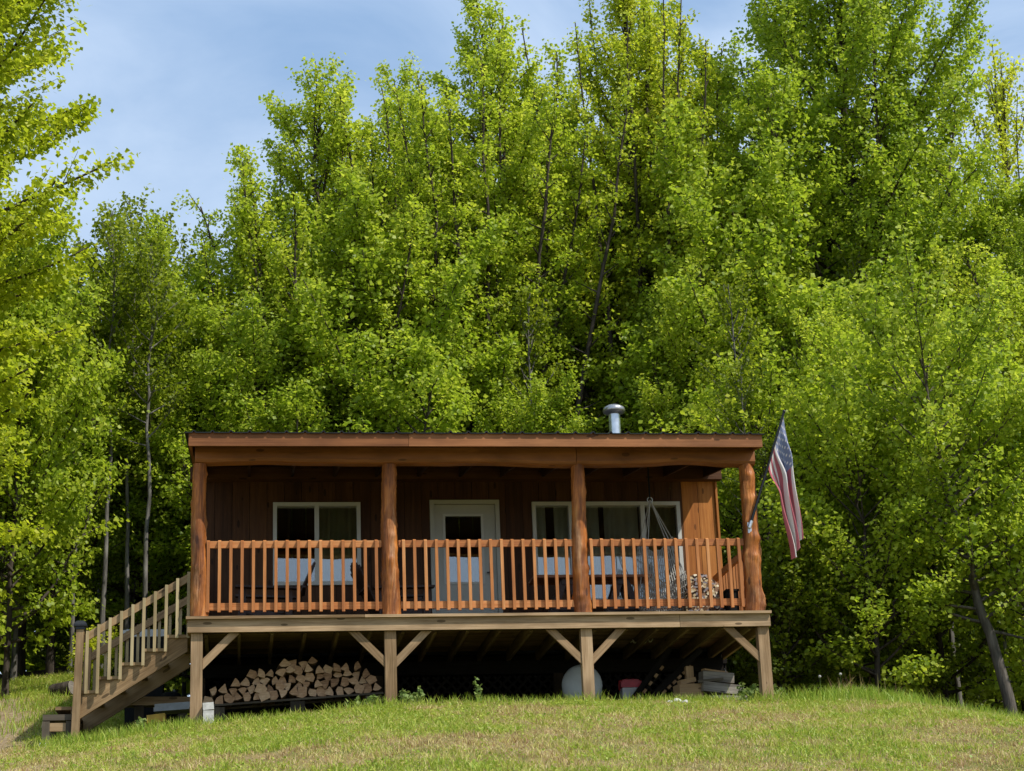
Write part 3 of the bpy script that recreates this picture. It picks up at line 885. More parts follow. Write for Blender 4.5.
y = WY0 - .02
mb = MB()
mb.box(-.413, -.355, y - .03, y + .09, DZ + .02, 3.40); mb.box(.508, .566, y - .03, y + .09, DZ + .02, 3.40); mb.box(-.355, .508, y - .03, y + .09, 3.342, 3.40)
mb.box(-.40, .55, y - .05, y + .09, DZ + .002, DZ + .03)
door = part(mb, 'door', 'doorpaint')
mb = MB()
mb.box(-.352, -.215, y + .01, y + .05, DZ + .035, 3.338); mb.box(.318, .505, y + .01, y + .05, DZ + .035, 3.338)
mb.box(-.215, .318, y + .01, y + .05, 3.185, 3.338); mb.box(-.215, .318, y + .01, y + .05, DZ + .035, 2.22)
mb.box(-.16, .262, y + .003, y + .01, DZ + .12, 1.66); mb.box(-.16, .262, y + .003, y + .01, 1.74, 2.12)
part(mb, 'door_leaf', 'doorpaint', door)
mb = MB()
for a in ((-.235, -.200, y - .004, y + .008, 2.20, 3.205), (.303, .338, y - .004, y + .008, 2.20, 3.205), (-.2, .303, y - .003, y + .008, 3.17, 3.205), (-.2, .303, y - .003, y + .008, 2.20, 2.235)):
    mb.box(*a)
part(mb, 'glazing_frame', 'vinyl', door)
mb = MB(); mb.prism([(y + .014, 2.225), (y + .02, 2.225), (y + .042, 3.18), (y + .036, 3.18)], 'x', -.205, .308)
part(mb, 'pane', 'glass', door)
mb = MB(); mb.tube([(.43, y - .0, 2.36), (.43, y - .05, 2.36)], .018, 10); mb.tube([(.43, y - .045, 2.36), (.36, y - .05, 2.355)], .011, 8)
mb.box(.405, .455, y + .0, y + .009, 2.28, 2.5)
part(mb, 'handle', 'blackplastic', door)

# porch floor and framing
mb = MB(); yy = -.064; k = 0
while yy < 2.44:
    w = .14; b = min(yy + w, 2.444)
    spl = (-3.68, random.uniform(-1.8, 1.8), 3.675)
    for a_, b_ in zip(spl, spl[1:]): mb.box(a_ + .002, b_ - .002, yy, b - .006, DZ - .034, DZ)
    yy += w
part(mb, 'deck_floor', 'treated')
mb = MB()
mb.board((-3.66, .0, 1.186), (2.48, .0, 1.186), .04, .155); mb.board((2.485, .0, 1.186), (3.66, .0, 1.186), .04, .155)
for xx in (-3.64, 3.64): mb.box(xx - .019, xx + .019, .021, 2.44, 1.108, 1.264)
part(mb, 'rim_joist', 'treated')
mb = MB()
for k in range(18):
    xx = -3.44 + k * .405
    mb.box(xx - .019, xx + .019, .20, 2.44, 1.11, 1.264)
part(mb, 'joists', 'joist')
mb = MB(); mb.box(-3.6, 3.6, .03, .17, 1.125, 1.26); mb.box(-3.6, 3.6, 2.30, 2.44, .93, 1.106)
part(mb, 'carrier_beam', 'skirt')
SX = (-3.545, -1.180, 1.286, 3.572)
for xx in SX:
    zb = g1(xx, .1) - .25
    mb = MB(); mb.board((xx, .10, zb), (xx, .10, 1.106), .142, .142, up=(0, 1, 0)); part(mb, 'support_post', 'treated')
    mb = MB(); mb.board((xx, 2.37, g1(xx, 2.4) - .2), (xx, 2.37, .928), .13, .13, up=(0, 1, 0)); part(mb, 'support_post', 'underdeck')
def brace(px, s):
    mb = MB()
    a = Vector((px + s * .045, .075, .70)); b = Vector((px + s * .47, .075, 1.125))
    d = (b - a).normalized(); nrm = Vector((0, 1, 0)).cross(d)
    w = .092
    # mitred ends: plumb against the post, level under the rim
    def line(off):
        p = a + nrm * off
        t0 = (px + s * .0735 - p.x) / d.x; t1 = (1.104 - p.z) / d.z
        return p + d * t0, p + d * t1
    l0, l1 = line(-w / 2), line(w / 2)
    mb.prism([(l0[0].x, l0[0].z), (l0[1].x, l0[1].z), (l1[1].x, l1[1].z), (l1[0].x, l1[0].z)], 'y', .045, .085)
    # grain along the brace
    L = (b - a).length
    o = random.random() * 20
    mb.uv[:8] = [(o, o), (o + L, o), (o + L, o + w), (o, o + w), (o, o + w), (o + L, o + w), (o + L, o), (o, o)]
    part(mb, 'brace', 'treated')
for px, ss in zip(SX, ((1,), (-1, 1), (-1, 1), (-1,))):
    for s in ss: brace(px, s)

# skirt of crossed strips under the house wall, closed boards on the other sides
mb = MB(); zt = .925; 
for k in range(-8, 70):
    for sgn in (1, -1):
        x0 = -3.6 + k * .14 if sgn > 0 else -3.6 + k * .14
        pts = []
        zb = .18
        xa, xb = x0, x0 + sgn * (zt - zb)
        lo, hi = -3.58, 3.66
        def clipx(xa, za, xb, zb_):
            if xa > xb: xa, za, xb, zb_ = xb, zb_, xa, za
            if xb <= lo or xa >= hi: return None
            if xa < lo: za += (lo - xa) / (xb - xa) * (zb_ - za); xa = lo
            if xb > hi: zb_ = za + (hi - xa) / (xb - xa) * (zb_ - za); xb = hi
            return (xa, za, xb, zb_)
        c_ = clipx(xa, zb, xb, zt)
        if c_ and abs(c_[2] - c_[0]) > .05:
            yk = 2.452 if sgn > 0 else 2.462
            mb.board((c_[0], yk, c_[1]), (c_[2], yk, c_[3]), .008, .036, up=(0, 0, 1))
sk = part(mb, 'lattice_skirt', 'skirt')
mb = MB()
for xx in (WX0 + .02, WX1 - .02):
    for j in range(7): mb.box(xx - .01, xx + .01, 2.5, WY1, .1 + j * .165, .1 + j * .165 + .16)
for j in range(8): mb.box(WX0, WX1, WY1 - .01, WY1 + .01, .1 + j * .165, .1 + j * .165 + .16)
mb.box(WX0, WX1, 2.47, WY1, 1.06, 1.2)
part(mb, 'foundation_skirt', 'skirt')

# log posts
def log_post(x, seed, r0, r1, knobs, lean=0):
    g = np.random.default_rng(seed)
    n = 64; m = 18; mb = MB()
    pts = []; rad = []
    for i in range(n):
        u = i / (n - 1)
        pts.append((x + lean * u + .012 * math.sin(u * 5 + seed), .13 + .01 * math.sin(u * 4 + seed * 2), DZ + u * 1.97))
        rad.append((r0 * (1 - u) + r1 * u) * (1 + .05 * math.exp(-u * 14)))
    kn = [(g.uniform(.03, .97), g.uniform(0, 6.28), g.uniform(.10, .26), g.uniform(.016, .032)) for _ in range(knobs)]
    def bump(i, k):
        u = i / (n - 1); th = 2 * math.pi * k / m
        b = 1 + .035 * math.sin(th * 3 + seed + u * 6) + .03 * math.sin(th * 2 + u * 17 + seed) + .02 * g.normal()
        for ku, kt, kh, ks in kn:
            da = abs((th - kt + math.pi) % (2 * math.pi) - math.pi)
            b += kh * math.exp(-((u - ku) / ks) ** 2 - (da / .38) ** 2)
        return b
    mb.tube(pts, rad, m, True, .5, True, bump)
    part(mb, 'log_post', 'log')
log_post(-3.535, 1, .110, .083, 9)
log_post(-1.158, 2, .116, .090, 12)
log_post(1.279, 3, .112, .086, 12)
log_post(3.525, 4, .122, .092, 46)
# log beam, slabbed: wavy live edge underneath, two lengths butted over the third post
def log_beam(x0, x1, seed):
    mb = MB(); n = int((x1 - x0) / .07); vs = []
    for i in range(n + 1):
        x = x0 + (x1 - x0) * i / n
        zb = 3.262 + .026 * (fbm(np.array([x * 1.1]), np.array([seed]), 5, 3)[0] - .5) * 2 + .012 * math.sin(x * 2.1 + seed)
        yf = .015 + .012 * (fbm(np.array([x * 1.7]), np.array([seed + 4.]), 6, 2)[0] - .5)
        sec = [(yf + .012, 3.472), (yf, 3.40), (yf + .002, zb + .045), (yf + .022, zb + .012), (yf + .06, zb), (.20, zb), (.235, zb + .05), (.235, 3.472)]
        vs += [(x, a, b) for a, b in sec]
    k = 8; fs = []; uvs = []; o = random.random() * 20
    for i in range(n):
        for j in range(k):
            j2 = (j + 1) % k
            fs.append((i * k + j, i * k + j2, (i + 1) * k + j2, (i + 1) * k + j))
            uvs.append([(o + i * .07, o + j * .06), (o + i * .07, o + j * .06 + .06), (o + i * .07 + .07, o + j * .06 + .06), (o + i * .07 + .07, o + j * .06)])
    fs += [tuple(range(k)), tuple(range(n * k + k - 1, n * k - 1, -1))]
    uvs += [[(o + 50 + a[1], o + a[2]) for a in vs[:k]], [(o + 50 + a[1], o + a[2]) for a in vs[:k]]]
    mb.add(vs, fs, uvs, .5, False)
    part(mb, 'log_beam', 'beam')
log_beam(-3.60, 1.262, 1.); log_beam(1.268, 3.635, 2.)
mb = MB()   # rafters resting on the beam and the wall plate
for k in range(13):
    xx = -3.5 + k * .585
    mb.board((xx, .24, zroof(.24) - .065), (xx, WY0 - .165, zroof(WY0 - .165) - .065), .036, .14, up=(0, 0, 1))
part(mb, 'rafters', 'ceil')

# railings
def railing(p0, p1, outn, xs):
    """p0,p1 ends (x,y); outn outward normal; xs distances of the balusters"""
    p0 = Vector((*p0, 0)); p1 = Vector((*p1, 0)); d = (p1 - p0).normalized(); o = Vector((*outn, 0))
    mb = MB(); mb.board(p0 + Vector((0, 0, 2.232)), p1 + Vector((0, 0, 2.232)), .038, .088)
    root = part(mb, 'railing', 'rail')
    mb = MB(); mb.board(p0 + Vector((0, 0, 1.448)), p1 + Vector((0, 0, 1.448)), .038, .088)
    part(mb, 'bottom_rail', 'rail', root)
    for s in xs:
        c = p0 + d * s + o * .041
        b = MB(); w = .019; j = random.uniform(-.004, .004); tone = random.random()
        zt_ = 2.284 + j * .5
        # square baluster with a bevelled top that falls outwards
        q = [c + d * a * w + o * b_ * w for a, b_ in ((-1, -1), (1, -1), (1, 1), (-1, 1))]
        vs = [(p.x, p.y, 1.372 + j) for p in q[:2]] + [(p.x, p.y, 1.372 + j + .0) for p in q[2:]] + [(p.x, p.y, zt_) for p in q[:2]] + [(p.x, p.y, zt_ - .022) for p in q[2:]]
        oo = random.random() * 20
        fs = [(0, 1, 2, 3), (7, 6, 5, 4)] + [(i, i + 4, (i + 1) % 4 + 4, (i + 1) % 4) for i in range(4)]
        uvs = [[(oo + 50, oo)] * 4, [(oo + 50 + i * .02, oo + jx * .02) for i, jx in ((0, 0), (1, 0), (1, 1), (0, 1))]] + [[(oo, oo + i * .04), (oo + .94, oo + i * .04), (oo + .94, oo + i * .04 + .04), (oo, oo + i * .04 + .04)] for i in range(4)]
        b.add(vs, fs, uvs, tone)
        part(b, 'baluster', 'rail', root)
def bay(x0, x1, a, b, n):
    railing((x0, .12), (x1, .12), (0, -1), [a - x0 + (b - a) * i / (n - 1) for i in range(n)])
bay(-3.43, -1.262, -3.42, -1.335, 16)
bay(-1.05, 1.178, -.99, 1.085, 16)
bay(1.385, 3.42, 1.41, 3.345, 15)
railing((3.585, .24), (3.585, 2.43), (1, 0), [.10 + .14 * i for i in range(15)])
mb = MB(); mb.board((-3.60, 1.52, DZ), (-3.60, 1.52, 2.30), .089, .089, up=(0, 1, 0)); part(mb, 'stair_post', 'rail')
railing((-3.6, 1.57), (-3.6, 2.43), (-1, 0), [.12 + .14 * i for i in range(6)])

# ------------------------------------------------------------------ stairs up the left end
stairs = empty('staircase', (-4.3, .85, 0), 'greyish brown wooden stairs with picket handrails at the left end of the porch', 'stairs')
stairs.location = (0, 0, 0)
Y0, Y1 = .27, 1.45
run, rise = .265, .167
tr_ = [(-3.66 - run * k, DZ - rise * (k + 1)) for k in range(6)]
def stringer(ya, yb):
    poly = [(-3.665, 1.10)]
    for k, (x, z) in enumerate(tr_[:5]):
        poly += [(x, z - .038), (x - run, z - .038)]
    poly = [(-3.665, tr_[0][1] - .038)]
    for k in range(5):
        x, z = tr_[k]
        poly += [(x - run, z - .038), (x - run, z - rise - .038)]
    poly = poly[:-1]
    zb = lambda x: .93 + .63 * (x + 3.66)
    xe = -3.66 - 5 * run
    poly += [(xe, zb(xe) - .0), (-3.665, zb(-3.665))]
    # polygon needs the lower left kept above the soil
    mb = MB(); mb.prism(poly, 'y', ya, yb)
    for i in range(len(mb.uv)):
        u, v = mb.uv[i]
        mb.uv[i] = (u * .846 + v * .533, -u * .533 + v * .846)
    mb.build('stringer', M['stair'], stairs)
stringer(Y0, Y0 + .04); stringer(Y1 - .04, Y1)
for k, (x, z) in enumerate(tr_[:5]):
    mb = MB(); mb.box(x - run - .02, x - run / 2 - .004, Y0 - .02, Y1 + .02, z - .037, z); mb.box(x - run / 2 + .002, x - .002, Y0 - .02, Y1 + .02, z - .037, z)
    mb.build('tread', M['stair'], stairs)
mb = MB()     # lowest step sits in front of the newel posts
x, z = tr_[5]
mb.box(x - run + .02, x - .01, Y0 + .02, Y1, z - .06, z - .02)
mb.box(x - .06, x - .022, Y0 + .03, Y1, z - .2, z - .062)
mb.build('tread', M['stair'], stairs)
def rail_z(x): return 1.845 + .60 * (x + 3.66)
for yr, yn in ((Y0 - .03, Y0 - .065), (Y1 + .03, Y1 + .065)):
    mb = MB()
    xt = -3.655; xb = -4.93
    mb.board((xb, yr, rail_z(xb)), (xt, yr, rail_z(xt)), .038, .088)
    hr = mb.build('handrail', M['stair'], stairs)
    for i in range(10):
        x = -4.868 + .1345 * i
        k = min(4, max(0, int((-3.66 - x) / run)))
        zt = rail_z(x) + .062 ; zb_ = tr_[k][1] - .05
        mb = MB(); mb.board((x, yn, zb_), (x, yn, zt), .036, .036, up=(0, 1, 0))
        mb.build('picket', M['picket'], hr)
for yn in (Y0 - .05, Y1 + .05):
    mb = MB(); gzb = g1(-4.96, yn) - .2
    mb.board((-4.985, yn, gzb), (-4.955, yn, 1.205), .09, .09, up=(0, 1, 0))
    nw = mb.build('newel_post', M['stair'], stairs)
    if yn < 1:
        mb = MB()
        def pyr(s, z): return [(-4.955 + a * s, yn + b * s, z) for a, b in ((-1, -1), (1, -1), (1, 1), (-1, 1))]
        lv = [pyr(.055, 1.2), pyr(.055, 1.235), pyr(.08, 1.238), pyr(.08, 1.262), pyr(.05, 1.30), pyr(.03, 1.31)]
        vs = sum(lv, []); fs = [(0, 1, 2, 3), (23, 22, 21, 20)]
        for i in range(5):
            for j in range(4): fs.append((i * 4 + j, i * 4 + (j + 1) % 4, i * 4 + 4 + (j + 1) % 4, i * 4 + 4 + j))
        mb.add(vs, fs, [[(0, 0), (1, 0), (1, 1), (0, 1)]] * len(fs), .5)
        mb.build('post_cap', M['blackplastic'], nw)

# ------------------------------------------------------------------ things on and under the porch
def flag_mat():
    n = NT('flag_cloth'); uv = n.uv(); s = n.n('ShaderNodeSeparateXYZ'); n.l(uv, s.inputs[0])
    u, v = s.outputs[0], s.outputs[1]              # u across the stripes, v along them
    stripe = n.math('MODULO', n.math('FLOOR', n.math('MULTIPLY', u, 13.)), 2.)
    red, white, blue = (.50, .15, .175), (.78, .73, .69), (.24, .27, .40)
    c = n.mix(stripe, red, white)
    inc = n.math('MULTIPLY', n.math('LESS_THAN', u, 7 / 13), n.math('LESS_THAN', v, .40))
    gu = n.math('MULTIPLY', u, 10 * 13 / 7); gv = n.math('MULTIPLY', v, 12 / .40)
    ru, rv = n.math('ROUND', gu), n.math('ROUND', gv)
    du, dv = n.math('MULTIPLY', n.math('SUBTRACT', gu, ru), .85), n.math('SUBTRACT', gv, rv)
    dist = n.math('SQRT', n.math('ADD', n.math('MULTIPLY', du, du), n.math('MULTIPLY', dv, dv)))
    even = n.math('LESS_THAN', n.math('MODULO', n.math('ADD', ru, rv), 2.), .5)
    ins = n.math('MULTIPLY', n.math('MULTIPLY', n.math('GREATER_THAN', ru, .5), n.math('LESS_THAN', ru, 9.5)), n.math('MULTIPLY', n.math('GREATER_THAN', rv, .5), n.math('LESS_THAN', rv, 11.5)))
    star = n.math('MULTIPLY', n.math('MULTIPLY', n.math('LESS_THAN', dist, .28), even), ins)
    c = n.mix(inc, c, n.mix(star, blue, white))
    d = n.bsdf(c, .8, .1); tl = n.n('ShaderNodeBsdfTranslucent'); n.l(c, tl.inputs[0])
    mx = n.n('ShaderNodeMixShader'); mx.inputs[0].default_value = .25; n.l(d, mx.inputs[1]); n.l(tl.outputs[0], mx.inputs[2])
    return n.done(mx.outputs[0])
M['flag'] = flag_mat()
fl = empty('flag', (0, 0, 0), 'limp American flag with stars and stripes on a black pole at the right porch post', 'flag')
P0 = Vector((3.49, .0, 2.41)); P1 = Vector((4.045, -.10, 3.935))
mb = MB(); mb.tube([P0, P0.lerp(P1, .5), P1], [.019, .017, .015], 10); mb.build('pole', M['polemetal'], fl)
mb = MB(); mb.lathe([(0, -.02), (.018, -.012), (.022, .006), (.012, .022), (0, .026)], P1, n=12); mb.build('finial', M['polemetal'], fl)
mb = MB(); mb.board((3.492, .028, 2.33), (3.492, .028, 2.47), .05, .02, up=(0, 1, 0)); mb.tube([P0 + (P0 - P1) * .012, P0 + (P1 - P0) * .05], .024, 10)
mb.build('bracket', M['silver'], fl)
def flag_point(u, v):
    # u: 0 at the pole tip .. 1 at the lower end of the hoist, v: 0 at the pole .. 1 at the fly
    h = P1.lerp(P0, .02 + .45 * u)
    L = 1.70 - .42 * u
    zb = h.z - L * v
    # the cloth gathers into hanging folds under the pole tip
    xr = 4.06 + .05 * v + .012 * math.sin(v * 9)
    k = min(1, v / .35); k = k * k * (3 - 2 * k)
    spread = .27 * (1 - .58 * v ** .8)
    xfold = xr - spread * u + .022 * k * math.sin(u * 15 + v * 1.6)
    x = h.x * (1 - k) + xfold * k
    y = h.y + k * ((.06 * math.sin(u * 15 + 1.9 + v * 1.6)) + .03 * math.sin(u * 29 + v * 4)) - .03 * k
    return (x, y, zb + .02 * math.sin(u * 7) * v)
nu, nv = 78, 60; vs = []; fs = []; uvs = []
for j in range(nv + 1):
    for i in range(nu + 1): vs.append(flag_point(i / nu, j / nv))
for j in range(nv):
    for i in range(nu):
        a = j * (nu + 1) + i
        fs.append((a, a + 1, a + nu + 2, a + nu + 1))
        uvs.append([(i / nu, j / nv), ((i + 1) / nu, j / nv), ((i + 1) / nu, (j + 1) / nv), (i / nu, (j + 1) / nv)])
mb = MB(); mb.add(vs, fs, uvs, .5, True); mb.build('banner', M['flag'], fl)

# chairs of dark slats
def slat_chair(label, x, y, rz, ang=0):
    t = empty('slat_chair', (x, y, DZ), label, 'chair', 'dark slatted garden chairs on the porch')
    t.rotation_euler = (0, 0, rz)
    for s in (-1, 1):
        mb = MB(); mb.board((.38, s * .26, 0), (.38, s * .26, .56), .10, .028, up=(0, 1, 0)); mb.build('front_leg', M['darkwood'], t)
        mb = MB(); mb.board((.40, s * .225, .33), (-.50, s * .225, .04), .028, .12); mb.build('side_rail', M['darkwood'], t)
        mb = MB(); mb.board((-.22, s * .275, .0), (-.22, s * .275, .54), .08, .028, up=(0, 1, 0)); mb.build('rear_leg', M['darkwood'], t)
        mb = MB(); mb.board((.47, s * .30, .578), (-.34, s * .30, .548), .13, .026); mb.build('arm', M['darkwood'], t)
    mb = MB()
    for i in range(6):
        u = i / 5; mb.board((.40 - .62 * u, -.25, .40 - .19 * u), (.40 - .62 * u, .25, .40 - .19 * u), .105, .02)
    mb.build('seat', M['darkwood'], t)
    mb = MB()
    for i in range(7):
        a = (i - 3) / 3; h = .90 - .10 * a * a
        mb.board((-.20, a * .225 * .82, .17), (-.20 - .36 * h / .9, a * .225 * 1.15, .17 + h * .86), .078, .02, up=(1, 0, .35))
    mb.board((-.405, -.27, .58), (-.405, .27, .58), .06, .025); mb.board((-.23, -.25, .2), (-.23, .25, .2), .06, .025)
    mb.build('backrest', M['darkwood'], t)
    return t
slat_chair('dark slatted garden chair under the left window, facing the stairs', -2.62, 1.25, math.pi)
slat_chair('dark slatted garden chair behind the second porch post, facing the door', -1.02, 1.3, .12)

# long table on splayed trestles
tb = empty('porch_table', (0, 0, 0), 'long reddish wooden table on dark splayed trestles below the right windows', 'table')
mb = MB()
for k in range(4): mb.board((.84, 1.36 + k * .125, 2.06), (2.46, 1.36 + k * .125, 2.06), .12, .035)
mb.build('tabletop', M['tablewood'], tb)
for cx_ in (1.30, 2.06):
    mb = MB()
    for yy in (1.40, 1.70):
        for s in (-1, 1): mb.board((cx_ + s * .03, yy, 2.04), (cx_ + s * .30, yy, DZ), .09, .05, up=(0, 1, 0))
        mb.board((cx_ - .2, yy - .03, 1.66), (cx_ + .2, yy - .03, 1.66), .02, .09)
    mb.board((cx_, 1.36, 2.0), (cx_, 1.74, 2.0), .14, .08)
    mb.build('trestle', M['darkwood'], tb)

# rope net chair hanging from a rafter
hm = empty('hanging_net_chair', (0, 0, 0), 'grey net hammock chair hanging by white ropes at the right end of the porch', 'hammock chair')
RG = Vector((2.46, 1.2, 3.08))
nu, nv = 22, 26; vs = []; fs = []; uvs = []
for j in range(nv + 1):
    v = j / nv
    for i in range(nu + 1):
        u = i / nu
        w_ = .36 * math.sin(math.pi * (.16 + .68 * v)) ** .5
        x = 2.60 + (u - .5) * 2 * w_ + .05 * (v - .5)
        yy = .90 + .85 * v
        z = 1.94 - 1.05 * v + 1.62 * v * v - .30 * math.sin(math.pi * v) + .16 * (2 * u - 1) ** 2 + .10 * u * v - .06
        vs.append((x, yy, z + .012 * math.sin(u * 31 + v * 17)))
for j in range(nv):
    for i in range(nu):
        a = j * (nu + 1) + i
        fs.append((a, a + 1, a + nu + 2, a + nu + 1)); uvs.append([(0, 0), (1, 0), (1, 1), (0, 1)])
mb = MB(); mb.add(vs, fs, uvs, .5)
net = mb.build('seat_net', M['rope'], hm)
wm = net.modifiers.new('net', 'WIREFRAME'); wm.thickness = .016; wm.use_replace = True
for (i, j) in ((0, 2), (0, 14), (0, 25), (22, 2), (22, 14), (22, 25)):
    p = Vector(vs[j * (nu + 1) + i]); mb = MB(); mb.tube([RG, RG.lerp(p, .5), p], .0065, 6); mb.build('rope', M['rope'], hm)
mb = MB(); mb.tube([RG, (2.46, 1.2, 3.62)], .012, 6); mb.build('hanging_cord', M['drum'], hm)
mb = MB()
for k in range(12):
    a, b = 2 * math.pi * k / 12, 2 * math.pi * (k + 1) / 12
    mb.tube([RG + Vector((math.cos(a) * .035, 0, math.sin(a) * .035)), RG + Vector((math.cos(b) * .035, 0, math.sin(b) * .035))], .007, 6)
mb.build('ring', M['silver'], hm)
mb = MB(); mb.tube([vs[12 * (nu + 1) + 11], (2.47, 1.25, 1.302)], .006, 5); mb.build('loose_cord', M['rope'], hm)

# bench with a heap of patterned blankets, dark box beside it
bn = empty('storage_bench', (0, 0, 0), 'low orange-brown plank bench under the blankets by the right porch post', 'bench')
mb = MB()
for k in range(4): mb.board((2.86, 1.0 + k * .16, 1.61), (3.30, 1.0 + k * .16, 1.61), .15, .03)
mb.build('seat', M['siding'], bn)
for xx in (2.90, 3.26):
    for yy in (1.0, 1.5): mb = MB(); mb.board((xx, yy, DZ), (xx, yy, 1.594), .07, .07, up=(0, 1, 0)); mb.build('leg', M['siding'], bn)
mb = MB()
for k in range(2): mb.board((2.88, .955, 1.37 + k * .12), (3.28, .955, 1.37 + k * .12), .02, .11)
mb.build('front_panel', M['siding'], bn)
def blanket_mat():
    n = NT('patterned_blanket'); v = n.obj()
    vo = n.n('ShaderNodeTexVoronoi'); n.l(n.vadd(v, (0, 0, 0)), vo.inputs['Vector']); vo.inputs['Scale'].default_value = 34
    s = n.n('ShaderNodeSeparateColor'); n.l(vo.outputs['Color'], s.inputs[0])
    c = n.ramp(s.outputs[0], [(0, (.03, .018, .012)), (.24, (.10, .055, .03)), (.42, (.22, .13, .08)), (.60, (.44, .34, .20)), (.74, (.20, .18, .19)), (.88, (.58, .50, .36))], 'CONSTANT')
    return n.done(n.bsdf(c, .9, .1, n.bump(n.noise(v, 60, 3), .3, .01)))
M['blanket'] = blanket_mat()
vs = []; fs = []; uvs = []; nu = nv = 30
for j in range(nv + 1):
    for i in range(nu + 1):
        u, v = i / nu, j / nv
        x = 2.80 + .53 * u; yy = .93 + .62 * v
        e = min(1, min(u, 1 - u) / .10) ; f_ = min(1, min(v, 1 - v) / .10)
        top = 1.85 + .15 * math.sin(u * 3.1 + .2) + .07 * float(fbm(np.array([u * 5]), np.array([v * 5]), 71)[0]) - .05 * u
        z = 1.60 + (top - 1.60) * math.sqrt(max(0, e * f_))
        if v < .08: z -= .12 * (1 - v / .08)
        vs.append((x, yy, z))
for j in range(nv):
    for i in range(nu):
        a = j * (nu + 1) + i
        fs.append((a, a + 1, a + nu + 2, a + nu + 1)); uvs.append([(0, 0), (1, 0), (1, 1), (0, 1)])
mb = MB(); mb.add(vs, fs, uvs, .5, True)
bl = mb.build('blanket', M['blanket'])
tag(bl, 'heap of dark and cream patterned blankets on the low porch bench', 'blanket')
cr_ = empty('storage_crate', (0, 0, 0), 'small black crate between the blanket bench and the right porch post', 'crate')
mb = MB()
mb.box(3.345, 3.50, .85, .87, DZ + .01, 1.74); mb.box(3.345, 3.50, 1.16, 1.18, DZ + .01, 1.74); mb.box(3.345, 3.36, .87, 1.16, DZ + .01, 1.74); mb.box(3.485, 3.50, .87, 1.16, DZ + .01, 1.74)
mb.box(3.36, 3.485, .87, 1.16, DZ + .01, DZ + .03)
mb.build('body', M['drum'], cr_)
mb = MB(); mb.box(3.335, 3.51, .84, 1.19, 1.742, 1.77); mb.build('lid', M['drum'], cr_)

# split firewood stacked on a low rack
pr = empty('wood_rack', (0, 0, 0), 'weathered grey plank rack carrying the firewood under the deck', 'rack')
def base_z(x): return .375 + .058 * (x + 3.34)
for yy in (.86, 1.2):
    mb = MB(); mb.board((-3.42, yy, base_z(-3.42) - .03), (-1.22, yy, base_z(-1.22) - .03), .07, .025); mb.build('runner', M['oldwood'], pr)
for xx in (-3.3, -2.3, -1.35):
    mb = MB(); mb.box(xx - .09, xx + .09, .84, 1.24, g1(xx, 1) - .08, base_z(xx) - .055); mb.build('foot', M['oldwood'], pr)
fw_n = 0
def top_z(x): return float(np.interp(x, [-3.42, -3.1, -2.85, -2.6, -2.3, -2.0, -1.8, -1.6, -1.4, -1.22], [.50, .60, .70, .79, .87, .86, .82, .80, .74, .66]))
def split_log(x, z, r, rot, kind):
    global fw_n
    if kind == 0: poly = [(0, -.02)] + [(math.cos(a) * 1.25, math.sin(a) * 1.25) for a in (-.55, -.28, 0, .28, .55)]
    elif kind == 1: poly = [(-.05, 0)] + [(math.cos(a) * 1.1, math.sin(a) * 1.1) for a in (-.85, -.45, 0, .45, .85)]
    elif kind == 2: poly = [(math.cos(a) * .85, math.sin(a) * .85) for a in np.linspace(0, 6.283, 9)[:-1]]
    else: poly = [(-.7, -.55), (.6, -.6), (.75, .1), (.3, .6), (-.65, .5)]
    cx_ = sum(p[0] for p in poly) / len(poly); cz_ = sum(p[1] for p in poly) / len(poly)
    c, s = math.cos(rot), math.sin(rot)
    pts = []
    for p in poly:
        a, b = (p[0] - cx_) * random.uniform(.9, 1.1), (p[1] - cz_) * random.uniform(.9, 1.1)
        pts.append(((a * c - b * s) * r, (a * s + b * c) * r))
    L = random.uniform(.36, .42); y0 = random.uniform(-.035, .05)
    mb = MB(); mb.prism(pts, 'y', 0, L)
    o = mb.build('split_log', M['firewood'])
    o.location = (x, .84 + y0, z); o.rotation_euler = (random.uniform(-.05, .05), 0, random.uniform(-.09, .09))
    tag(o, 'split firewood log with a pale end in the stack under the deck', 'firewood', 'split logs of the firewood stack')
    fw_n += 1
row = 0; 
while row < 7:
    x = -3.40 + (row % 2) * .066 + random.uniform(-.01, .01)
    while x < -1.25:
        r = random.uniform(.078, .102)
        z = base_z(x) + .045 + row * .096 + random.uniform(-.008, .008)
        if z + .03 < top_z(x) + random.uniform(-.02, .05) + .03 or row == 0:
            split_log(x, z, r, random.choice([math.pi / 2, -math.pi / 2, math.pi / 6, -math.pi / 6, math.pi * 5 / 6]) + random.uniform(-.35, .35), random.choice([0, 0, 0, 0, 1, 1, 1, 3] if row else [0, 1, 3]))
        x += random.uniform(.108, .126)
    row += 1

# pale masonry blocks beside the left support post
bk = MB(); bk.box(-3.455, -3.33, -.14, .06, -.02, .14); o = bk.build('concrete_block', M['concrete']); tag(o, 'pale concrete block on the grass at the foot of the left support post', 'block', 'pale blocks by the left support')
bk = MB(); bk.board((-3.46, -.04, .19), (-3.33, -.04, .20), .17, .085); o = bk.build('concrete_block', M['concrete']); tag(o, 'smaller pale block lying on top of the one at the left support post', 'block', 'pale blocks by the left support')

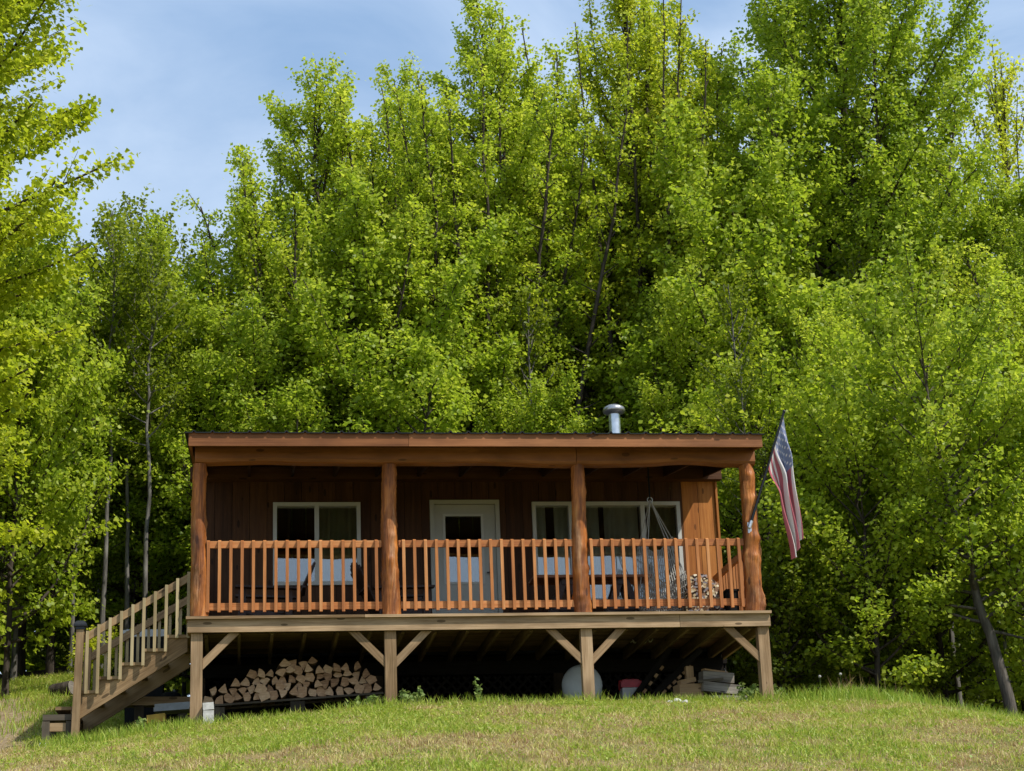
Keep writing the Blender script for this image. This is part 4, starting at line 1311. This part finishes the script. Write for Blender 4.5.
# under and behind the stairs
def plain(name, label, cat, mb, mat, group=None):
    o = mb.build(name, M[mat]); return tag(o, label, cat, group)
mb = MB(); mb.board((-4.06, .75, .27), (-3.63, .72, .29), .34, .05); mb.board((-4.06, .59, .30), (-3.63, .56, .32), .02, .07)
plain('metal_tray', 'grey metal tray lying beside the left support post, under the stairs', 'tray', mb, 'steel_gray')
mb = MB(); mb.board((-4.14, .5, .13), (-3.92, .48, .15), .12, .10)
plain('timber_block', 'yellow-brown timber block under the stairs next to the grey tray', 'timber', mb, 'yellow')
mb = MB(); mb.board((-4.5, 1.65, .53), (-3.6, 1.62, .51), .2, .11)
plain('squared_timber', 'long brown beam lying behind the stairs', 'timber', mb, 'stair')
for xx in (-4.3, -3.75):
    mb = MB(); mb.board((xx, 1.62, g1(xx, 1.6) - .05), (xx, 1.62, .465), .12, .12)
    plain('timber_stub', 'short upright timber propping the long beam behind the stairs', 'timber', mb, 'oldwood', 'short timbers propping the long beam')
dm = empty('plastic_drum', (-3.92, 2.15, g1(-3.92, 2.15)), 'black plastic drum in the shade behind the stairs', 'drum')
mb = MB(); mb.lathe([(0, 0), (.12, 0), (.135, .03), (.135, .16), (.142, .18), (.135, .2), (.135, .40), (.142, .42), (.135, .44), (.13, .62), (.10, .64), (0, .64)], n=20); mb.build('body', M['drum'], dm)
mb = MB(); mb.lathe([(.04, .64), (.04, .67), (0, .675)], (.05, 0, 0), n=12); mb.build('bung', M['blackplastic'], dm)
bi = empty('storage_bin', (-4.3, 2.85, g1(-4.3, 2.85)), 'dark storage bin with a white lid behind the stair handrails', 'bin')
zt = 1.57 - g1(-4.3, 2.85)
mb = MB()
for k in range(4): pass
vsb = [(-.24, -.2, 0), (.24, -.2, 0), (.24, .2, 0), (-.24, .2, 0), (-.27, -.23, zt - .02), (.27, -.23, zt - .02), (.27, .23, zt - .02), (-.27, .23, zt - .02)]
mb.add(vsb, [(0, 1, 2, 3), (7, 6, 5, 4), (0, 4, 5, 1), (1, 5, 6, 2), (2, 6, 7, 3), (3, 7, 4, 0)], [[(0, 0), (1, 0), (1, 1), (0, 1)]] * 6, .5)
mb.build('body', M['drum'], bi)
mb = MB(); mb.box(-.29, .29, -.25, .25, zt - .015, zt + .075); mb.box(-.25, .25, -.21, .21, zt + .075, zt + .09); mb.build('lid', M['whiteplastic'], bi)
st = empty('wooden_step', (-5.17, .45, g1(-5.17, .4) + .09), 'crumbling old timber block step at the foot of the stairs', 'step')
mb = MB(); mb.box(-.20, .17, -.2, .65, .20, .27); mb.build('tread', M['oldwood'], st)
for xx in (-.16, .12):
    for yy in (-.15, .6): mb = MB(); mb.board((xx, yy, -.1), (xx, yy, .19), .09, .09, up=(0, 1, 0)); mb.build('leg', M['oldwood'], st)
mb = MB(); mb.board((-.2, -.17, .12), (.17, -.17, .12), .03, .10); mb.build('riser', M['stair'], st)

# gas tank, cooler, timbers
tk = empty('gas_tank', (1.388, 1.1, .595), 'white horizontal gas tank with a domed end behind the third support post', 'gas tank')
tk.rotation_euler = (0, 0, R(-10))
prof_ = [(0, 0)] + [(.266 * math.sin(a), .15 * (1 - math.cos(a))) for a in np.linspace(.12, math.pi / 2, 12)] + [(.266, 1.1)] + [(.266 * math.cos(a), 1.1 + .16 * math.sin(a)) for a in np.linspace(.2, math.pi / 2, 8)]
mb = MB(); mb.lathe(prof_, axis='y', n=40); mb.build('shell', M['tank'], tk)
for yy in (.3, 1.0): mb = MB(); mb.box(-.18, .18, yy - .04, yy + .04, g1(1.4, 1.4) - .65, -.24); mb.build('foot', M['concrete'], tk)
mb = MB(); mb.tube([(0, .65, .25), (0, .65, .30)], .09, 16); mb.build('valve_cover', M['tank'], tk)
mb = MB(); mb.board((.165, .062, -.03), (.235, .105, -.03), .004, .05); mb.build('warning_sticker', M['sticker'], tk)
cl = empty('cooler', (2.12, 1.6, g1(2.12, 1.6)), 'white cool box with a red lid in the shade under the deck', 'cool box')
h_ = .70 - g1(2.12, 1.6)
mb = MB(); mb.box(-.12, .12, -.1, .1, 0, h_ - .11); mb.build('body', M['whiteplastic'], cl)
mb = MB(); mb.box(-.135, .135, -.115, .115, h_ - .108, h_ - .03); mb.box(-.11, .11, -.09, .09, h_ - .03, h_); mb.build('lid', M['redplastic'], cl)
mb = MB(); mb.tube([(-.14, -.02, h_ - .14), (-.15, -.05, h_ - .02), (0, -.05, h_ + .03), (.15, -.05, h_ - .02), (.14, -.02, h_ - .14)], .01, 8); mb.build('handle', M['redplastic'], cl)
def rack(label, a, b, n, y):
    t = empty('leaning_plank', (0, 0, 0), label, 'plank', 'dark planks leaning under the deck')
    a = Vector((a[0], y, a[1])); b = Vector((b[0], y, b[1])); d = (b - a).normalized(); up = Vector((0, 1, 0)).cross(d)
    a2 = a - d * ((a.z - g1(a.x, y)) / d.z + .02)
    mb = MB(); mb.board(a2 - up * .06, b - up * .06 + d * .3, .04, .07, up=up); mb.build('board', M['skirt'], t)
    for i in range(n):
        p = a.lerp(b, i / (n - 1))
        mb = MB(); mb.board(p - Vector((0, .03, 0)) - d * .028, p - Vector((0, .03, 0)) + d * .028, .04, .036, up=up); mb.build('block', M['boxwood'], t)
rack('dark leaning plank with five pale blocks nailed along it, beside the orange timber', (2.50, .48), (2.86, .80), 6, 1.25)
rack('dark leaning plank with three pale blocks, next to the red-lidded cool box', (2.27, .52), (2.52, .82), 4, 1.4)
GTM = 'timbers piled at the right end under the deck'
def timber(label, a, b, w, h, mat):
    mb = MB(); mb.board(a, b, w, h); plain('squared_timber', label, 'timber', mb, mat, GTM)
timber('orange-brown square timber end lowest and leftmost in the timber pile', (2.60, .92, .42), (2.92, .98, .43), .22, .20, 'boxwood')
timber('weathered grey timber on top of the timber pile', (2.93, .9, .625), (3.36, .98, .60), .16, .13, 'graywood')
timber('weathered grey timber in the middle of the timber pile, slanting down', (2.92, .86, .485), (3.46, .90, .425), .17, .125, 'graywood')
timber('weathered grey timber lowest in the pile, half hidden by grass', (3.02, .80, .30), (3.50, .84, .29), .16, .11, 'graywood')
timber('thin pale board lying askew on the very top of the timber pile', (2.95, .84, .705), (3.30, 1.02, .69), .07, .022, 'boxwood')
timber('narrow dark board sticking out beside the middle grey timber', (2.86, .80, .545), (3.20, .80, .575), .03, .035, 'oldwood')
timber('short split piece propped on the orange-brown timber end', (2.64, .93, .55), (2.86, .99, .60), .09, .06, 'boxwood')
timber('short brown timber standing behind the grey timbers', (2.84, 1.15, .2), (2.84, 1.18, .80), .10, .10, 'boxwood')
mb = MB(); mb.box(2.66, 3.5, .74, 1.2, .1, .245); plain('timber_bearer', 'dark bearer timber under the timber pile', 'timber', mb, 'oldwood')
mb = MB(); pts = [(2.14 + .30 * k / 14, 1.46 + .02 * math.sin(k * 2.1), 1.185 + .022 * math.sin(k * 1.9) + .0015 * k) for k in range(15)]; mb.tube(pts, .007, 6)
pts = [(2.16 + .16 * k / 8, 1.45, 1.20 + .025 * math.cos(k * 1.6)) for k in range(9)]; mb.tube(pts, .007, 6)
mb.tube([(2.3, 1.46, 1.19), (2.3, 1.46, 1.27)], .004, 5)
plain('looped_cord', 'pale looped cord hanging from the joists under the deck', 'cord', mb, 'whiteplastic')

# stones in the grass
def stone(x, y, r, label):
    vs_ = []; fs_ = []
    n1, n2 = 7, 10
    mb = MB(); prof_ = []
    mb.lathe([(0, -.5)] + [(math.sin(a), -math.cos(a) * .6) for a in np.linspace(.35, math.pi - .35, n1)] + [(0, .56)], n=n2)
    g = np.random.default_rng(abs(int(x * 100)) + 5)
    ph = g.uniform(0, 6, 4)
    mb.v = [(p[0] * r * (1 + .25 * math.sin(3 * p[1] + ph[0] + p[2] * 2)), p[1] * r * (.8 + .2 * math.sin(4 * p[0] + ph[1])), p[2] * r * (1 + .2 * math.sin(3 * p[0] + ph[2]))) for p in mb.v]
    o = mb.build('stone', M['stone']); o.location = (x, y, g1(x, y) + r * .35); o.rotation_euler = (0, 0, g.uniform(0, 6))
    tag(o, label, 'stone', 'pale stones in the grass before the porch')
for i, (x, y, r) in enumerate([(2.30, -.35, .07), (2.42, -.28, .055), (2.2, -.42, .05), (2.36, -.55, .06), (2.5, -.42, .04), (2.05, -.5, .035)]):
    stone(x, y, r, 'pale stone in the small heap on the grass right of the gas tank')
stone(-5.35, .3, .08, 'pale grey stone by the crumbling step')

# weeds with upright stems
def weed(name, label, x, y, h, n, seed, group=None, flower=None):
    g = np.random.default_rng(seed)
    t = empty(name, (x, y, g1(x, y)), label, 'weed', group)
    mb = MB(); P = []
    for k in range(n):
        a = g.uniform(0, 6.28); r = g.uniform(0, .04 + .02 * n); le = g.uniform(.04, .16) * h
        b0 = Vector((math.cos(a) * r, math.sin(a) * r, -.02)); hh = h * g.uniform(.6, 1)
        b1 = b0 + Vector((math.cos(a) * le, math.sin(a) * le, hh))
        mb.tube([b0, b0.lerp(b1, .5) + Vector((0, 0, .01)), b1], [.005, .004, .002], 4, False)
        m = int(hh / .012)
        for i in range(m): P.append(b0.lerp(b1, .15 + .85 * (i + .5) / m))
    mb.build('stem', M['weed'], t)
    P = np.array([tuple(p) for p in P]); P += g.normal(0, .006, P.shape)
    o = g.normal(0, 1, P.shape); o[:, 2] = .3
    v, f, tt = leaf_cloud(P, g.uniform(.03, .075, len(P)), g.uniform(.2, 1, len(P)), o * 1.4)
    link('leaves', np_mesh('weed_leaves', v, f, tint=tt), M['weed'], t)
    return t
weed('tall_weed', 'single tall leafy weed in front of the dark space under the door', -.05, -.02, .36, 2, 1)
for i, (x, y, h) in enumerate([(-1.02, .02, .26), (-.92, .08, .3), (-.80, .0, .22), (-1.35, .1, .24), (-1.48, .02, .2), (-1.65, .05, .18), (-1.0, -.12, .2)]):
    weed('leafy_weed', 'leafy weed at the foot of the second support post', x, y, h, 4, 20 + i, 'leafy weeds at the second support post')
for i, (x, y, h) in enumerate([(3.30, -.02, .26), (3.42, .45, .36), (3.72, .3, .3)]):
    weed('leafy_weed', 'leafy weed at the foot of the rightmost support post', x, y, h, 4, 40 + i, 'leafy weeds at the right support post')
for i, (x, y, h) in enumerate([(-4.25, .1, .22), (-4.1, .12, .26), (-4.5, .1, .18)]):
    weed('leafy_weed', 'leafy weed in the grass in front of the stair stringer', x, y, h, 3, 60 + i, 'leafy weeds before the stairs')
mb = MB(); mb.tube([(3.38, 1.0, .2), (3.36, .98, .5), (3.30, .97, .66), (3.27, .97, .74)], [.009, .007, .005, .003], 5); mb.tube([(3.33, .97, .58), (3.28, .98, .64)], .004, 4)
plain('dry_stalk', 'dry pale stalk sticking up beside the timber pile', 'stalk', mb, 'rope')
def seedhead(x, y, h, label):
    t = empty('dandelion', (x, y, g1(x, y)), label, 'dandelion', 'dandelion clocks right of the porch')
    mb = MB(); mb.tube([(0, 0, -.02), (.01, 0, h * .5), (.015, .01, h)], [.005, .004, .003], 5); mb.build('stem', M['weed'], t)
    mb = MB(); mb.lathe([(0, -.019)] + [(.019 * math.sin(a), -.019 * math.cos(a)) for a in np.linspace(.4, 2.7, 6)] + [(0, .019)], (.015, .01, h + .02), n=10); mb.build('seed_head', M['rope'], t)
seedhead(4.27, .1, .32, 'white dandelion clock nearest to the right support post'); seedhead(4.56, .15, .36, 'taller dandelion clock, further from the right support post')

# cut log and bright bush on the slope left of the stairs
lg = empty('cut_log', (-5.72, 6.6, g1(-5.72, 6.6) + .09), 'short dark log with a pale cut end lying on the grass left of the stairs', 'log')
mb = MB(); mb.tube([(-.16, .1, -.01), (.0, 0, 0), (.14, -.08, .02)], [.11, .115, .11], 12, False, None, True, lambda i, k: 1 + .05 * math.sin(k * 3 + i)); mb.build('bark', M['bark'], lg)
mb = MB(); mb.tube([(.142, -.082, .02), (.150, -.086, .021)], [.105, .104], 12); mb.build('cut_end', M['graywood'], lg)
for (x, y, s, lab) in [(-4.85, 7.6, .36, 'bright yellow-green bush seen through the stair pickets')]:
    b = put(BR, x, y, s, None, lab, None)

# ------------------------------------------------------------------ light, sky, camera
SUN = Vector((.477, -.378, .793)).normalized()
el = math.asin(SUN.z); az = math.atan2(SUN.x, SUN.y)
sl = bpy.data.lights.new('sun', 'SUN'); sl.energy = 5.0; sl.angle = R(.53); sl.color = (1, .955, .87)
so = bpy.data.objects.new('sun', sl); col.objects.link(so)
so.rotation_euler = SUN.to_track_quat('Z', 'Y').to_euler()
w = bpy.data.worlds.new('World'); scene.world = w; w.use_nodes = True
t = w.node_tree; t.nodes.clear()
sky = t.nodes.new('ShaderNodeTexSky'); sky.sky_type = 'NISHITA'; sky.sun_disc = False
sky.sun_elevation = el; sky.sun_rotation = az
sky.air_density = 1.0; sky.dust_density = 1.6; sky.ozone_density = 1.6
bg = t.nodes.new('ShaderNodeBackground'); bg.inputs[1].default_value = .15
out = t.nodes.new('ShaderNodeOutputWorld')
tc = t.nodes.new('ShaderNodeTexCoord')
mp = t.nodes.new('ShaderNodeMapping'); mp.inputs['Scale'].default_value = (1, 1, 2.6)
nz = t.nodes.new('ShaderNodeTexNoise'); nz.inputs['Scale'].default_value = 4.2; nz.inputs['Detail'].default_value = 7; nz.inputs['Roughness'].default_value = .55
nz.inputs['Distortion'].default_value = .6
cr = t.nodes.new('ShaderNodeValToRGB'); cr.color_ramp.elements[0].position = .35; cr.color_ramp.elements[1].position = .75
cr.color_ramp.elements[0].color = (.0, .0, .0, 1); cr.color_ramp.elements[1].color = (.95, .95, .95, 1)
mx = t.nodes.new('ShaderNodeMix'); mx.data_type = 'RGBA'; mx.inputs[7].default_value = (4.7, 5.7, 7.2, 1)
L = t.links.new
L(tc.outputs['Generated'], mp.inputs[0]); L(mp.outputs[0], nz.inputs['Vector']); L(nz.outputs['Fac'], cr.inputs[0])
mb_ = t.nodes.new('ShaderNodeMix'); mb_.data_type = 'RGBA'; mb_.inputs[0].default_value = .75; mb_.inputs[7].default_value = (2.0, 3.35, 5.5, 1)
L(sky.outputs[0], mb_.inputs[6]); L(cr.outputs[0], mx.inputs[0]); L(mb_.outputs[2], mx.inputs[6]); sep = t.nodes.new('ShaderNodeSeparateXYZ'); L(tc.outputs['Generated'], sep.inputs[0])
hz = t.nodes.new('ShaderNodeMapRange'); hz.inputs['From Min'].default_value = .50; hz.inputs['From Max'].default_value = .30
hz.inputs['To Min'].default_value = 0; hz.inputs['To Max'].default_value = .7; L(sep.outputs[2], hz.inputs['Value'])
mh = t.nodes.new('ShaderNodeMix'); mh.data_type = 'RGBA'; mh.inputs[7].default_value = (4.6, 5.6, 6.9, 1)
L(hz.outputs[0], mh.inputs[0]); L(mx.outputs[2], mh.inputs[6]); L(mh.outputs[2], bg.inputs[0]); L(bg.outputs[0], out.inputs[0])

cam = bpy.data.cameras.new('camera'); co = bpy.data.objects.new('camera', cam); col.objects.link(co)
yaw, pit, rol = R(8.3868), R(17.8171), R(-2.21675)
fw = Vector((math.sin(yaw) * math.cos(pit), math.cos(yaw) * math.cos(pit), math.sin(pit)))
r = Vector((math.cos(yaw), -math.sin(yaw), 0)); u = r.cross(fw)
r2 = r * math.cos(rol) + u * math.sin(rol); u2 = u * math.cos(rol) - r * math.sin(rol)
m = Matrix((r2, u2, -fw)).transposed().to_4x4(); m.translation = (-3.0031, -23.4738, -3.3197)
co.matrix_world = m
cam.sensor_fit = 'HORIZONTAL'; cam.sensor_width = 36; cam.lens = 36 * 1916.26 / 1024
cam.clip_start = .1; cam.clip_end = 3000
scene.camera = co
scene.view_settings.view_transform = 'Standard'; scene.view_settings.look = 'None'; scene.view_settings.exposure = 0
scene.render.engine = 'CYCLES'
cy = scene.cycles
cy.max_bounces = 6; cy.diffuse_bounces = 2; cy.glossy_bounces = 3; cy.transmission_bounces = 4; cy.transparent_max_bounces = 10
cy.use_denoising = True
cy.caustics_reflective = False; cy.caustics_refractive = False
